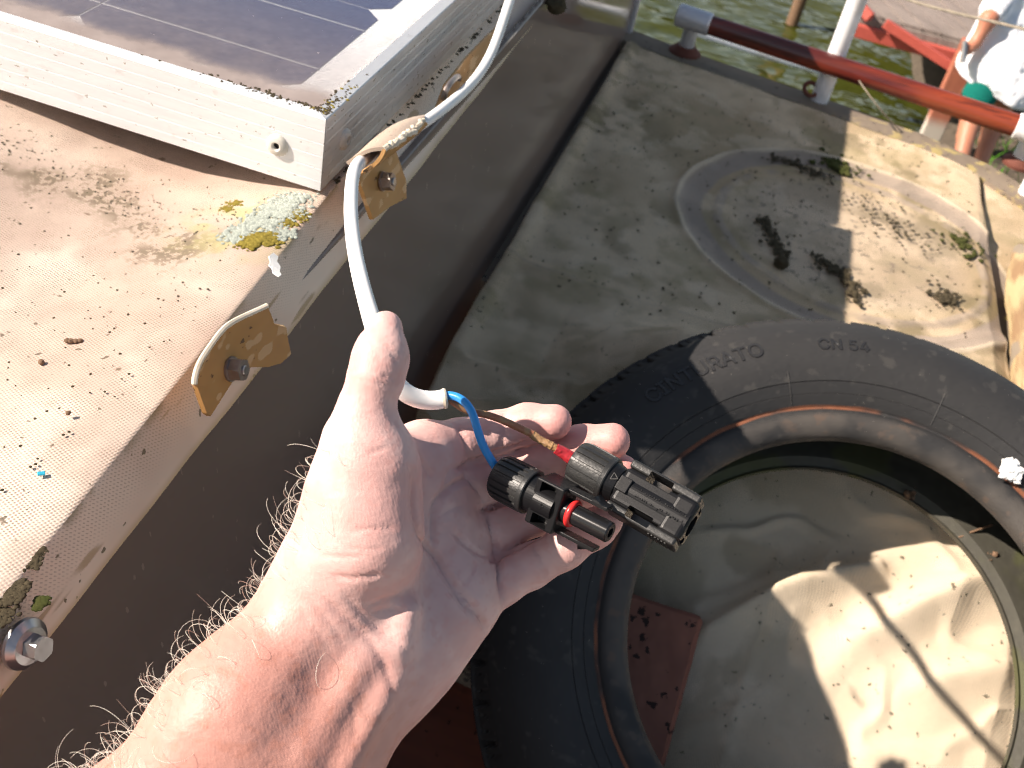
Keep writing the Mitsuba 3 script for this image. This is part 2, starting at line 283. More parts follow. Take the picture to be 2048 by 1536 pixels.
mat('white_paint', lambda p, n, uv: mix((.78, .78, .80), (.62, .60, .58), smoothstep(.5, .75, fbm(p.x * 30, p.y * 30, p.z * 30, 3))), .35)
def rail_col(p, n, uv):
    g = fbm(p.x * 6, p.y * 90, p.z * 90, 3); k = smoothstep(.60, .66, fbm(p.x * 9 + 3, p.y * 30, p.z * 22, 2))
    c = mix((.135, .019, .012), (.07, .011, .008), smoothstep(.35, .65, g)); c = mix(c, (.26, .048, .016), smoothstep(.50, .62, fbm(p.x * 5 + 1, p.y * 24, p.z * 24, 2)) * .75); return mix(mix(c, (.06, .015, .01), k * .6), (.05, .012, .008), smoothstep(.62, .72, fbm(p.x * 3, p.y * 260, p.z * 260, 2)) * .7)
mat('varnished_wood', rail_col, .22, spec=.5, clearcoat=.6, clearcoat_gloss=.9)
mat('red_paint', lambda p, n, uv: mix((.50, .10, .075), (.36, .07, .05), fbm(p.x * 14, p.y * 14, p.z * 14, 3)), .45)
mat('rusty_iron', lambda p, n, uv: mix((.17, .05, .03), (.09, .03, .02), fbm(p.x * 120, p.y * 120, p.z * 120, 3)), .75)
mat('post_wood', lambda p, n, uv: mix(mix((.34, .12, .07), (.24, .075, .045), fbm(p.x * 40, p.y * 40, p.z * 5, 3)), (.40, .36, .31), smoothstep(-2.33, -2.42, p.z)), .7)
mat('pile_wood', lambda p, n, uv: mix((.12, .07, .04), (.20, .12, .07), fbm(p.x * 30, p.y * 30, p.z * 5, 3)), .8)
mat('plank_wood', lambda p, n, uv: mix(mix((.20, .165, .145), (.27, .225, .20), fbm(p.x * 8, p.y * 8, 1.0, 4)), (.13, .11, .10), smoothstep(.55, .7, fbm((p.x + p.y * .9) * 60, (p.x - p.y) * 3, 2.0, 3)) * .6), .85, lambda p, n, uv: fbm((p.x + p.y * .9) * 60, (p.x - p.y) * 6, 0.0, 3), .004, spec=.2)
def water_h(p, n, uv): return fbm(p.x * 2.2 + .5 * noise(p.x * 1.3, p.y * 1.3), p.y * 3.4, 0.0, 4)
mat('lake_water', lambda p, n, uv: mix((.036, .043, .007), (.050, .052, .009), fbm(p.x * .8, p.y * .8, 0.0, 3)), .06, water_h, .10, 4e-3, spec=.5)
mat('mud', lambda p, n, uv: mix((.045, .035, .025), (.09, .07, .05), fbm(p.x * 9, p.y * 9, 1.0, 4)), .9, lambda p, n, uv: fbm(p.x * 25, p.y * 25, 1.0, 3), .03)
mat('grass_blade', (.07, .20, .02), .6)
mat('moss_dark', lambda p, n, uv: mix((.040, .034, .022), (.085, .068, .042), fbm(p.x * 300, p.y * 300, p.z * 300, 3)), .95, spec=.1)
mat('moss_green', lambda p, n, uv: mix((.035, .05, .012), (.075, .07, .025), fbm(p.x * 300, p.y * 300, p.z * 300, 3)), .95, spec=.1)
mat('lichen_grey', lambda p, n, uv: mix((.24, .27, .235), (.40, .43, .385), fbm(p.x * 500, p.y * 500, p.z * 500, 3)), .95, spec=.1)
mat('lichen_yellow', lambda p, n, uv: mix((.13, .10, .018), (.26, .21, .045), fbm(p.x * 500, p.y * 500, p.z * 500, 3)), .95, spec=.1)
mat('crumb', lambda p, n, uv: mix((.22, .13, .08), (.11, .07, .04), fbm(p.x * 500, p.y * 500, p.z * 500, 2)), .9)
mat('white_flake', (.78, .78, .76), .6)
mat('blue_chip', (.03, .36, .52), .5)
mat('white_cloth', lambda p, n, uv: mix((.78, .79, .82), (.70, .72, .76), fbm(p.x * 9, p.y * 9, p.z * 9, 3)), .9, lambda p, n, uv: fbm(p.x * 14, p.y * 14, p.z * 9, 3), .05, 4e-3, spec=.1)
mat('green_cloth', (.006, .12, .095), .9, spec=.1)
mat('far_skin', lambda p, n, uv: mix((.50, .22, .13), (.42, .16, .10), fbm(p.x * 9, p.y * 9, p.z * 9, 3)), .5)
mat('rope', lambda p, n, uv: mix((.20, .17, .13), (.36, .31, .24), fbm(p.x * 160, p.y * 160, p.z * 160, 2)), .8)
mat('log_bark', lambda p, n, uv: mix(mix((.40, .31, .17), (.24, .15, .08), smoothstep(.42, .66, fbm(p.x * 40, p.y * 14, p.z * 60, 4))), (.20, .17, .14), smoothstep(.6, .7, fbm(p.x * 60, p.y * 18, 3.0, 3)) * .8), .8, lambda p, n, uv: fbm(p.x * 120, p.y * 30, p.z * 120, 3), .003)


# ================================================================ the setting: water, bank
put('water', grid(np.linspace(-60, 60, 2), np.linspace(-20, 160, 2), lambda x, y: x * 0 + WATER), 'lake_water', False, kind='structure', label='murky olive green water beyond the deck edge')
def bank_z(x, y):
    P = np.stack([x * 2.5, y * 2.5, x * 0], -1)
    return WATER - .15 + .27 / (1 + np.exp(-(x - 1.30 + .10 * (y - 6)) * 14)) + .10 * (meshkit.fbm(P, 4) - .5) + .10 * np.clip(x - 1.6, 0, 6)
put('mud_bank', grid(np.linspace(.9, 7, 120), np.linspace(4.5, 9.5, 110), bank_z), 'mud', True, kind='structure')
bl = []
for _ in range(1500):
    x, y = rng.uniform(1.45, 2.3), rng.uniform(5.5, 6.9)
    if rng.random() < .35 or y < 6.35:
        z = float(bank_z(np.array(x), np.array(y))); h = rng.uniform(.05, .13); a = rng.uniform(0, 6.28); w = .004
        b = A(x, y, z - .01); d = A(math.cos(a), math.sin(a), 0) * w; e = A(rng.normal(0, .35), rng.normal(0, .35), 1) * h
        bl.append(trimesh.Trimesh([b - d, b + d, b + e * .6 + d * .7, b + e, b + e * .6 - d * .7], [[0, 1, 2], [0, 2, 4], [4, 2, 3]], process=False))
scene['grass_two_sided'] = {'type': 'twosided', 'b': {'type': 'diffuse', 'reflectance': {'type': 'rgb', 'value': [.08, .22, .02]}}}
put('grass', join(*bl), 'grass_two_sided', False, kind='stuff', label='tufts of green grass on the muddy bank behind the legs')

# ================================================================ the boat
tag('boat', 'weathered cream boat cabin and deck with white posts and a red wooden rail', 'boat')
def UX(y): return -.206 - .052 * (y - .227)
def LX(y): return -.197 - .015 * (y - .2)
RZ = -.36
def roof_z(x, y=.5): return RZ + np.interp(x, [-1.7, -1.2, -.8, -.55, -.465, -.42, -.385, -.345, -.31, -.275, -.25, -.235, 0], [-.03, -.01, -.006, -.004, -.007, -.012, -.017, -.019, -.017, -.010, -.0035, 0, 0])
ys = np.r_[np.linspace(-.6, 0, 8), np.linspace(.02, 1.3, 120), np.linspace(1.35, 1.95, 8)]
def roof_profile(y):
    u, l = UX(y), LX(y) + .0003 * math.sin(y * 31) + .0002 * math.sin(y * 83)
    return [(x, float(roof_z(x))) for x in np.r_[-1.7, -1.2, -.8, -.6, np.linspace(-.55, min(-.25, u - .02), 30)]] + [(u - .012, RZ), (u - .0015, RZ - .0001), (u, RZ - .0010)], \
           [(u, RZ - .0010), (u + .0016, RZ - .0040), (.5 * u + .5 * l + .001, RZ - .02), (l, -.3945), (l - .001, -.3962), (l - .004, -.3968), (l - .02, -.395), (-.26, -.392)]
def sweep_y(which):
    R = np.array([[(x, y, z) for x, z in roof_profile(y)[which]] for y in ys]); n, m = R.shape[:2]
    i, j = np.meshgrid(np.arange(n - 1), np.arange(m - 1), indexing='ij'); a = (i * m + j).ravel()
    return trimesh.Trimesh(R.reshape(-1, 3), np.vstack([np.stack([a, a + 1, a + m + 1], 1), np.stack([a, a + m + 1, a + m], 1)]), process=False)
put('boat__cabin_roof', sweep_y(0), 'gelcoat', 40)
put('boat__roof_edge', sweep_y(1), 'gelcoat_edge', 40)
put('boat__side_window', cbox(.006, 2.42, .80, .001, (-.2125, .61, -.78)), 'acrylic', False, label='smoked brown side window below the roof edge')
put('boat__window_trim', cbox(.012, .018, .62, .002, (-.2085, 1.826, -.69)), 'fitting_metal', False)
# deck slab under the canvas, hull side, toe board round the bow
edge = [(-.60, 1.90), (-.25, 1.845), (-.105, 1.815), (.124, 1.782), (.29, 1.752), (.40, 1.705), (.52, 1.60), (.64, 1.42), (.72, 1.15), (.74, .8), (.74, -.6)]
put('boat__deck', prism(edge + [(-.205, -.6), (-.205, .84), (-.60, .84)], -.715, -.698), 'dark_void', False) if False else None
put('boat__deck', prism([(x, y) for x, y in edge[:-2]] + [(.74, 1.02), (-.60, 1.02)], -.725, -.690), 'deck_board', False)
put('boat__hull', prism(edge + [(.70, -.6), (.70, .8), (.68, 1.14), (.60, 1.39), (.49, 1.56), (.38, 1.66), (.28, 1.70), (.12, 1.735), (-.10, 1.765), (-.25, 1.79), (-.60, 1.84)], WATER - .3, -.727), 'white_paint', False)
off = [(x * .985 - .012, y - .055) for x, y in edge[:9]]
put('boat__toe_board', prism(edge[:9] + off[::-1], -.688, -.664), 'deck_board', False, label='dark lichen-spotted board along the deck edge')
put('boat__cockpit_floor', cbox(1.0, 2.6, .03, .004, (.24, .36, -1.02)), 'floor_paint', False, label='worn red painted floor under the tyre')
put('boat__floor_pipe', tube([(-.2, .725, -.965), (-.05, .71, -.965), (.12, .69, -.97)], .011, 14), 'deck_board', 30)

# rails
def post(name, base, r, h, lean=(0, 0), m='white_paint', flange=None):
    b = A(*base); k = put(name, cyl(b, b + A(lean[0] * h, lean[1] * h, h), r, 28), m, 30)
    if flange: put(k + '__foot', lathe_at(b), flange, 30)
    return k
def lathe_at(b): return move(lathe([(1e-6, .0), (.027, .0), (.027, .005), (.020, .010), (.0165, .014), (1e-6, .014)], 24), None, b - A(0, 0, .002))
post('boat__stanchion', A(.124, 1.767, -.664), .0145, .95)
post('boat__stanchion', A(-.107, 1.803, -.664), .0125, .062, (0, 0), 'fitting_metal', 'rusty_iron')
post('boat__stanchion', A(.445, 1.745, -.664), .0150, .055, (0, 0), 'white_paint', 'rusty_iron')
post('boat__stanchion', (0.4498,1.6394,-.664), .0145, .8)
rl, rr = A(*(-.1071,1.7702,-.5967)), A(*(0.427,1.7168,-.5988))
d = nrm(rr - rl)
put('boat__unseen_roof_box', cbox(.62, .70, .055, .002, (-.562, 1.5268, -.331)), 'gelcoat_edge', False)  # out of view on the roof, placed to shade the bow deck and rail
put('boat__handrail', tube([rl + d * s * np.linalg.norm(rr - rl) for s in np.linspace(.02, .985, 30)], np.linspace(.0152, .0170, 30), 32), 'varnished_wood', 40, label='varnished red wooden handrail')
put('boat__rail_socket', cyl(rl - d * .026, rl + d * .030, .0180, 28, chamfer=.002), 'fitting_metal', 30)
put('boat__rail_socket', cyl(rr - d * .020, rr + d * .05, .0195, 28, chamfer=.002), 'white_paint', 30)
rg = trimesh.creation.torus(.0112, .0034, 32, 12)
put('boat__mooring_ring', move(rg, frame(-VIEW + A(.15, .1, .2)), (0.1051,1.7597,-.648)), 'rusty_iron', True, label='small rusty ring at the deck edge')
put('boat__stay_wire', tube(spline([(0.1651,1.7309,-.602), (0.1979,1.7091,-.62), (0.2327,1.7187,-.645), (0.2608,1.7359,-.664)], 16), .0011, 6), 'rope', 30)
gw = np.array([A(.02, 2.38, -.62), A(.2387, 2.147, -.5832), A(.4045, 1.959, -.5257), A(.60, 1.74, -.46)])
gw = np.array([(0.1674,2.2538,-.5984), (0.2387,2.1473,-.5832), (0.3243,2.0519,-.5567), (0.4053,1.9580,-.5276), (0.4784,1.7458,-.4835)])
pth = spline(gw, 160); tw = np.linspace(0, 2 * math.pi * 60, 160); sd = frame(gw[-1] - gw[0])
put('guard_rope', join(*[tube(pth + .0016 * (np.cos(tw + k * 2.1)[:, None] * sd[:, 0] + np.sin(tw + k * 2.1)[:, None] * sd[:, 1]), .0017, 6) for k in range(3)]), 'rope', True, label='thin twisted rope strung above the red handrail', cat='rope')

# canvas cover over the fore deck, sloping down under the tyre
TC, TN = A(.207, .599, -.62), nrm(A(0, -.533, .846))
TX, TY = A(1, 0, 0), None
TY = np.cross(TN, TX)                                                  # up the slope
FP = [(0.1016,0.6538,-.7273)[:2], (0.2463,0.7513,-.6659)[:2], (0.2375,0.6868,-.7065)[:2], (0.3442,0.7687,-.6549)[:2], (0.2861,0.6678,-.7185)[:2], (0.3709,0.7079,-.6932)[:2]]
def canvas_left(y):
    return np.where(y > .76, -.196 - .008 * (y - .84), np.where(y > .60, -.196 + (.76 - y) * 1.30, .012))
def canvas_z(x, y):
    ramp = TC[2] - .123 / .846 + .63 * (y - .599) - .004
    deck = -.66 + .075 * np.exp(-((y - .885) / .075) ** 2) * np.clip((x + .10) / .12, 0, 1)
    k = .05; h = np.clip(k - np.abs(ramp - deck), 0, None) / k; z = np.minimum(ramp, deck) - h * h * k * .25
    P = np.stack([x * 9, y * 9, x * 0], -1); z = z + .006 * (meshkit.fbm(P, 3, 4) - .5)
    on = np.clip((y - 1.0) / .06, 0, 1); r = np.hypot(x - RC[0], y - RC[1])
    z = z + on * (-.0035 / (1 + np.exp((r - .222) / .004)) + .0035 * np.exp(-((r - .232) / .006) ** 2) + .002 * np.exp(-((r - .178) / .006) ** 2))
    z = z + on * .004 * np.exp(-((np.hypot(x + .05, y - 1.62) - .60) / .012) ** 2)
    # folds in the opening of the tyre
    def fold(x0, y0, x1, y1, w, hgt):
        t = ((x - x0) * (x1 - x0) + (y - y0) * (y1 - y0)) / ((x1 - x0) ** 2 + (y1 - y0) ** 2); tc = np.clip(t, 0, 1)
        dd = np.hypot(x - x0 - tc * (x1 - x0), y - y0 - tc * (y1 - y0)); return hgt * np.exp(.6 - np.sqrt((dd / w) ** 2 + .36)) * (.35 + .65 * np.sin(np.pi * np.clip(t * .9 + .05, 0, 1)))
    z = z + fold(*FP[0], *FP[1], .010, .034) + fold(*FP[2], *FP[3], .013, .034) + fold(*FP[4], *FP[5], .012, .018) + (y < .84) * .007 * (meshkit.fbm(np.stack([(x + .6 * y) * 16, (y - .3 * x) * 34, x * 0], -1), 2, 21) - .5) + (y < .84) * .0045 * np.maximum(0, .12 - np.abs(meshkit.fbm(np.stack([(x + .5 * y) * 11, (y - .4 * x) * 22, x * 0 + 3], -1), 2, 31) - .5)) / .12
    z = z - .03 * np.clip(1 - np.maximum(np.abs(x - .05) / .11, np.abs(y - .61) / .13), 0, 1) ** .7
    z = z - .012 * np.clip((x - .368) / .02, 0, 1) * np.clip((1.75 - y) / .5, 0, 1)
    z = z + .006 * np.exp(-((x - canvas_left(y) - .012) / .012) ** 2) * (y > .84)
    return z
nx, ny = 250, 430
tt, yy = np.meshgrid(np.linspace(0, 1, nx), np.linspace(.16, 1.735, ny), indexing='ij')
xl = canvas_left(yy); xr = .378 + .022 * np.clip((1.65 - yy) / .6, 0, 1.2)
Yc = yy * 1.0
far = 1.76 - .17 * ((xl + (xr - xl) * tt) + .2) * .9 - .25 * np.clip((xl + (xr - xl) * tt) - .28, 0, 1)      # far hem follows the bow
Yc = .16 + (yy - .16) * (far - .16) / (1.735 - .16)
X = xl + (xr - xl) * tt + .004 * (meshkit.fbm(np.stack([yy * 14, yy * 0, yy * 0], -1), 3, 9) - .5) * (1 - tt)
Z = canvas_z(X, Yc)
hem = np.clip(1 - tt * (nx - 1) / 2.0, 0, 1) + np.clip(1 - (1 - tt) * (nx - 1) / 1.0, 0, 1); Z = Z - hem * np.where(tt > .5, .030, .018)
V = np.stack([X, Yc, Z], -1).reshape(-1, 3); i, j = np.meshgrid(np.arange(nx - 1), np.arange(ny - 1), indexing='ij'); a = (i * ny + j).ravel()
put('canvas_cover', trimesh.Trimesh(V, np.vstack([np.stack([a, a + ny, a + ny + 1], 1), np.stack([a, a + ny + 1, a + 1], 1)]), process=False), 'canvas', True,
    label='dirty beige canvas cover with an old tyre ring mark, lying on the deck', cat='canvas cover')
# lower canvas strip on the starboard side deck
xs, ysd = np.linspace(.385, .56, 40), np.linspace(.75, 1.70, 120)
def strip_z(x, y): return -.703 + .034 * np.clip((y - 1.15) / .5, 0, 1) + .004 * (meshkit.fbm(np.stack([x * 12, y * 12, x * 0], -1), 3, 2) - .5)
sx, sy = np.meshgrid(xs, ysd, indexing='ij'); sy = np.where(True, .75 + (sy - .75) * ((1.665 - .55 * np.clip(sx - .385, 0, 1) - .75) / .95), sy)
V = np.stack([sx, sy, strip_z(sx, sy)], -1).reshape(-1, 3); i, j = np.meshgrid(np.arange(39), np.arange(119), indexing='ij'); a = (i * 120 + j).ravel()
put('side_canvas', trimesh.Trimesh(V, np.vstack([np.stack([a, a + 120, a + 121], 1), np.stack([a, a + 121, a + 1], 1)]), process=False), 'canvas', True, label='narrow strip of pale canvas beside the main cover, under the weathered log', cat='canvas cover')
lg = spline([(0.4294,1.4606,-.668), (0.4232,1.3613,-.662), (0.4199,1.2575,-.66), (0.4159,1.1564,-.66), (0.4138,1.0137,-.66)], 60); rad = .026 * np.clip(np.linspace(.1, 3, 60), 0, 1) ** .5
lm = tube(lg, rad, 40); v = np.array(lm.vertices); vn = np.array(lm.vertex_normals); lm.vertices = v + vn * (.008 * (meshkit.fbm(v * A(60, 20, 60), 4, 3) - .5))[:, None]
put('weathered_log', lm, 'log_bark', True, label='yellowish weathered log with peeling bark at the right edge of the deck', cat='log')

# dirt clumps on the canvas
def clump(key, pts, n, r, m, seed, label, cat, spread=.006, kind=None, group=None):
    n = int(n * 3.6); spread *= 1.8; r *= .68
    g = np.random.default_rng(seed); P = spline(pts, 200) if len(pts) > 2 else np.linspace(pts[0], pts[-1], 200); L = []
    for k in range(n):
        q = P[g.integers(0, 200)] + A(g.normal(0, spread), g.normal(0, spread), 0) * g.uniform(.3, 1.8); rr_ = r * (.18 + .75 * g.random() ** 2.2); q[2] += rr_ * .1
        L.append(lump(q, rr_, seed * 100 + k, 1, .5, .95))
    return put(key, join(*L), m, True, label, cat, group, kind)
clump('moss_clump', [(0.079,1.3122,-.659), (0.0946,1.2693,-.659), (0.1167,1.2177,-.659)], 60, .0055, 'moss_dark', 1, 'short dark strip of moss in the middle of the tyre ring mark', 'moss', .003)
clump('moss_clump', [(0.152,1.2501,-.659), (0.1835,1.2278,-.659), (0.2102,1.1779,-.659)], 70, .006, 'moss_dark', 2, 'longer dark strip of moss at the shadow edge nearest the tyre', 'moss', .003)
clump('moss_clump', [(0.0723,1.4923,-.659), (0.1121,1.4947,-.659), (0.1493,1.4786,-.659)], 60, .005, 'moss_dark', 3, 'thin dark moss streak near the far side of the ring mark', 'moss', .004, kind='stuff')
clump('moss_clump', [(0.1564,1.5434,-.659), (0.1776,1.5151,-.659)], 40, .0075, 'moss_green', 4, 'round green moss cushion on the ring at the shadow edge', 'moss', .006)
clump('moss_clump', [(0.1969,1.4466,-.659), (0.2498,1.3982,-.659), (0.2964,1.3574,-.659)], 60, .004, 'moss_dark', 5, 'scattered dark crumbs of moss in the sunlit half of the ring', 'moss', .012, kind='stuff')
clump('moss_clump', [(0.3347,1.4243,-.659), (0.3469,1.3894,-.659)], 36, .006, 'moss_green', 6, 'green moss tuft with an orange fleck near the right edge of the canvas', 'moss', .006)
clump('moss_clump', [(0.307,1.2360,-.659), (0.3228,1.2515,-.659)], 26, .006, 'moss_dark', 7, 'small brown moss tuft on sunlit canvas just beyond the tyre', 'moss', .005)
put('dirt_lump', lump((0.1112,1.2022,-.655), .0085, 3, 3, .9), 'moss_dark', True, 'round dark lump of dirt at the end of a moss strip', 'dirt lump')
cr = []
for k in range(420):
    y = rng.uniform(1.0, 1.68); x = rng.uniform(-.17, .37); z = float(canvas_z(np.array(x), np.array(y))); cr.append(lump((x, y, z + .0006), rng.uniform(.0007, .0022), k, 0, .5))
for k in range(70):
    y = rng.uniform(.40, .84); x = rng.uniform(.06, .38); z = float(canvas_z(np.array(x), np.array(y))); cr.append(lump((x, y, z + .0004), rng.uniform(.0004, .0011), k, 0, .5))
put('grit', join(*cr), 'moss_dark', False, kind='stuff', label='dark grit scattered over the canvas')

# ================================================================ the tyre
prof = [(.1655, -.010), (.1650, -.005), (.1665, -.0005), (.1700, .0035), (.1760, .0060), (.1820, .0066), (.1862, .0052), (.1880, .0036), (.1900, .0036), (.1920, .0062), (.1990, .0102), (.1994, .0098), (.2000, .0106), (.2080, .0142),
        (.2084, .0137), (.2090, .0146), (.2200, .0172), (.2300, .0176), (.2400, .0156), (.2500, .0110), (.2560, .0066), (.2640, -.0010), (.2700, -.0095), (.2705, -.0105), (.2750, -.0190), (.2790, -.0280), (.2815, -.0330), (.2840, -.0345), (.2850, -.0420), (.2855, -.05)]
half = [(r, -.1 - h) for r, h in prof[::-1][1:]]
inner = [(.1680, -.092), (.1760, -.089), (.190, -.094), (.212, -.1035), (.236, -.1045), (.258, -.093), (.2695, -.070), (.2715, -.05), (.2695, -.030), (.258, -.007), (.236, .0045), (.212, .0035), (.190, -.006), (.1760, -.011), (.1680, -.0115)]
ring = np.array(prof + half + inner); SEG = 1160; NG = 58
def dense(p):                                        # more rows where the tread is cut
    out = [p[0]]
    for a, b in zip(p[:-1], p[1:]):
        k = 4 if min(a[0], b[0]) > .2745 and a[0] > .2745 and b[1] < -.015 and b[1] > -.09 else 1
        out += [a + (b - a) * t for t in np.arange(1, k + 1) / k]
    return np.array(out)
nouter = len(prof) + len(half); ring = np.vstack([dense(ring[:nouter]), ring[nouter:]]); tyre = lathe(ring, SEG, True)
v = np.array(tyre.vertices).reshape(len(ring), SEG, 3); ang = np.arange(SEG) / SEG * NG; fr = ang % 1
rowr, rowh = ring[:, 0], ring[:, 1]; outer = (rowr > .2735) & (np.arange(len(ring)) < len(ring) - len(inner))
cut = np.zeros((len(ring), SEG))
for ri in np.nonzero(outer)[0]:
    hh = abs(rowh[ri] + .05); side = 1 if rowh[ri] > -.05 else -1; ph = (fr + side * (.04 - hh) * 6) % 1
    big = (np.abs(ph - .5) < .075) * (hh > .012); s1 = (np.abs((ph + .30) % 1 - .5) < .022) * (hh > .016); s2 = (np.abs((ph - .30) % 1 - .5) < .022) * (hh > .016)
    cut[ri] = np.maximum(.0055 * big, .0028 * np.maximum(s1, s2)) * np.clip((rowr[ri] - .2735) / .004, 0, 1)
    if .0105 < hh < .0135 or hh < .0022: cut[ri] = np.maximum(cut[ri], .006)
sc = 1 - cut / np.maximum(np.hypot(v[..., 0], v[..., 1]), 1e-6); v[..., 0] *= sc; v[..., 1] *= sc
v += .0012 * (meshkit.fbm(v * 9, 3, 5) - .5)[..., None] * np.array([1, 1, 1])
tyre.vertices = v.reshape(-1, 3); TR = np.stack([TX, TY, TN], 1)
tag('tyre', 'worn black car tyre lying on the canvas with a brick in its opening', 'tyre')
put('tyre__casing', move(tyre, TR, TC), 'rubber', 35)
pr = np.array(prof)
def on_wall(r): return np.interp(r, pr[:, 0], pr[:, 1])
def wall_text(txt, height, r0, a0, depth=.0007):
    m = meshkit.text_mesh(txt, height, depth, True); m = m.subdivide_to_size(.004); v = np.array(m.vertices); w = v[:, 0]
    a = a0 - w / r0; r = r0 + v[:, 1]; h = on_wall(r) + v[:, 2] - .00015
    m.vertices = np.stack([r * np.cos(a), r * np.sin(a), h], 1); return move(m, TR, TC)
put('tyre__lettering', wall_text('CINTURATO', .0125, .2345, math.radians(146.5), .0012), 'rubber_mark', False)
put('tyre__lettering', wall_text('CN 54', .0100, .2350, math.radians(110.5), .0012), 'rubber_mark', False)
ribs = []
for k in range(64):
    a = math.radians(60 - k * 2.2); r = .262
    ribs.append(move(cbox(.0085, .0007, .0008, .0002), frame((0, 0, 1), (math.cos(a), math.sin(a), 0)), (r * math.cos(a), r * math.sin(a), on_wall(r) + .0001)))
put('tyre__rib_row', move(join(*ribs[3:26]), TR, TC), 'rubber', False)
for k, a in enumerate((117.5, 84)):
    a = math.radians(a); put('tyre__mould_line', move(tube([A(r * math.cos(a), r * math.sin(a), on_wall(r) + .0001) for r in np.linspace(.1925, .218, 14)], .0006, 6), TR, TC), 'rubber', 30)
def tyre_pt(r, deg, h=None):
    a = math.radians(deg); return TC + TX * r * math.cos(a) + TY * r * math.sin(a) + TN * (on_wall(r) if h is None else h)
put('paper_scrap', lump(tyre_pt(.194, 63.5) + TN * .004, .0085, 12, 3, .5, .8, TN), 'white_flake', False, 'crumpled white scrap on the tyre bead', 'scrap')
def twig_clump(key, c, r, seed, label):
    g = np.random.default_rng(seed); L = [lump(c + g.normal(0, r * .4, 3), r * .5, seed + k, 1, .8, .8, TN) for k in range(7)]
    for k in range(10):
        d0 = nrm(g.normal(0, 1, 3)); L.append(tube([c - d0 * r * g.uniform(.2, .9), c + g.normal(0, r * .2, 3), c + d0 * r * g.uniform(.5, 1.2)], .0006, 5))
    put(key, join(*L), 'crumb', True, label, 'dry seed clump')
twig_clump('seed_clump', A(*(0.2501,0.7878,-.6098)) , .006, 21, 'dry brown seed clump on the lower bead at the top of the opening')
twig_clump('seed_clump', A(*(0.3252,0.7624,-.6282)), .006, 22, 'pale twiggy seed clump inside the tyre, right side')
put('twig', tube(spline([A(*(0.298,0.7684,-.622)), A(*(0.3092,0.7754,-.6153)), A(*(0.3228,0.7849,-.6104))], 12), .0011, 6), 'crumb', True, 'thin dark twig lying inside the tyre', 'twig')

# brick under the left of the opening
bx = cbox(.125, .215, .045, .004); bx = bx.subdivide_to_size(.006); v = np.array(bx.vertices); bx.vertices = v + bx.vertex_normals * (.0035 * (meshkit.fbm(v * 90, 4, 6) - .62))[:, None]
BR = TR @ np.array([[math.cos(.02), -math.sin(.02), 0], [math.sin(.02), math.cos(.02), 0], [0, 0, 1]])
put('brick', move(bx, BR, A(.052, .583, 0) * A(1, 1, 0) + A(0, 0, TC[2] + .63 * (.583 - .599) - (.108 + .0225) / .846)), 'terracotta', 30, 'rough red brick inside the left of the tyre opening', 'brick')


# ================================================================ roof fittings
def flange_n(): return nrm(A(.035, 0, .010))                            # outward normal of the sloping roof edge
FN = flange_n(); FY = A(0, 1, 0); FU = np.cross(FN, FY)                 # FU: up the face is -FU or FU
FU = FU if FU[2] > 0 else -FU
def on_edge(p): return A(*p)
def bent_sheet(outline, bend, th=.0028, res=.0012):
    """A plate from an outline in (s along the edge, t up the face); bend(s, t) gives the height off the face."""
    from shapely.geometry import Polygon
    m = trimesh.creation.extrude_polygon(Polygon(outline).buffer(.0015).buffer(-.0015), th, engine='earcut').subdivide_to_size(.0045)
    v = np.array(m.vertices); e = 5e-4; h = bend(v[:, 0], v[:, 1]); gx = (bend(v[:, 0] + e, v[:, 1]) - h) / e; gy = (bend(v[:, 0], v[:, 1] + e) - h) / e
    nn = np.stack([-gx, -gy, np.ones_like(gx)], 1); nn /= np.linalg.norm(nn, axis=1, keepdims=True)
    m.vertices = np.stack([v[:, 0], v[:, 1], h], 1) + nn * v[:, 2:3]; return m
def place_sheet(m, o): return move(m, np.stack([FY, FU, FN], 1), o)
def nut_on(key, o, af=.010, h=.007, tilt=0):
    put(key, move(hexnut(af, h, .0026), frame(FN, (math.cos(tilt) * FY + math.sin(tilt) * FU)), o), 'dull_steel', 20)
    put(key + '__thread', cyl(o, o + FN * (h + .0012), .0025, 20, chamfer=.0004), 'steel', 30)
    put(key + '__washer', move(lathe([(.003, -.0002), (.0063, -.0002), (.0063, .0009), (.003, .0009)], 28), frame(FN), o), 'dull_steel', 30)
o1 = A(*(-.196,0.583,-.347)); tag('cable_clip', 'tan plastic cable clip bolted to the roof edge, with the white cable threaded through', 'cable clip', 'cable clips on the roof edge')
def px_to_st(px, o):  # (dy along edge, up the face) measured from the nut
    return [((q - o) @ FY, (q - o) @ FU) for q in px]
plate1 = px_to_st([(-.197,0.5528,-.3294), (-.197,0.6114,-.3384), (-.197,0.6205,-.3647), (-.197,0.6167,-.3762), (-.197,0.5899,-.369), (-.197,0.563,-.3646)], o1)
put('cable_clip__plate', place_sheet(bent_sheet(plate1, lambda s, t: 0 * s), o1 - FN * .001), 'clip_plastic', 25)
nut_on('cable_clip__nut', o1 + FN * .0028, tilt=.3)
CAB = [(-.188,0.8699,-.2915), (-.188,0.8191,-.3005), (-.187,0.7867,-.3292), (-.188,0.7282,-.3395), (-.189,0.6797,-.3351), (-.1935,0.6523,-.3359), (-.1975,0.62,-.3334), (-.2,0.5889,-.3293), (-.198,0.5561,-.3205)]
CAB = [A(*p) for p in CAB]
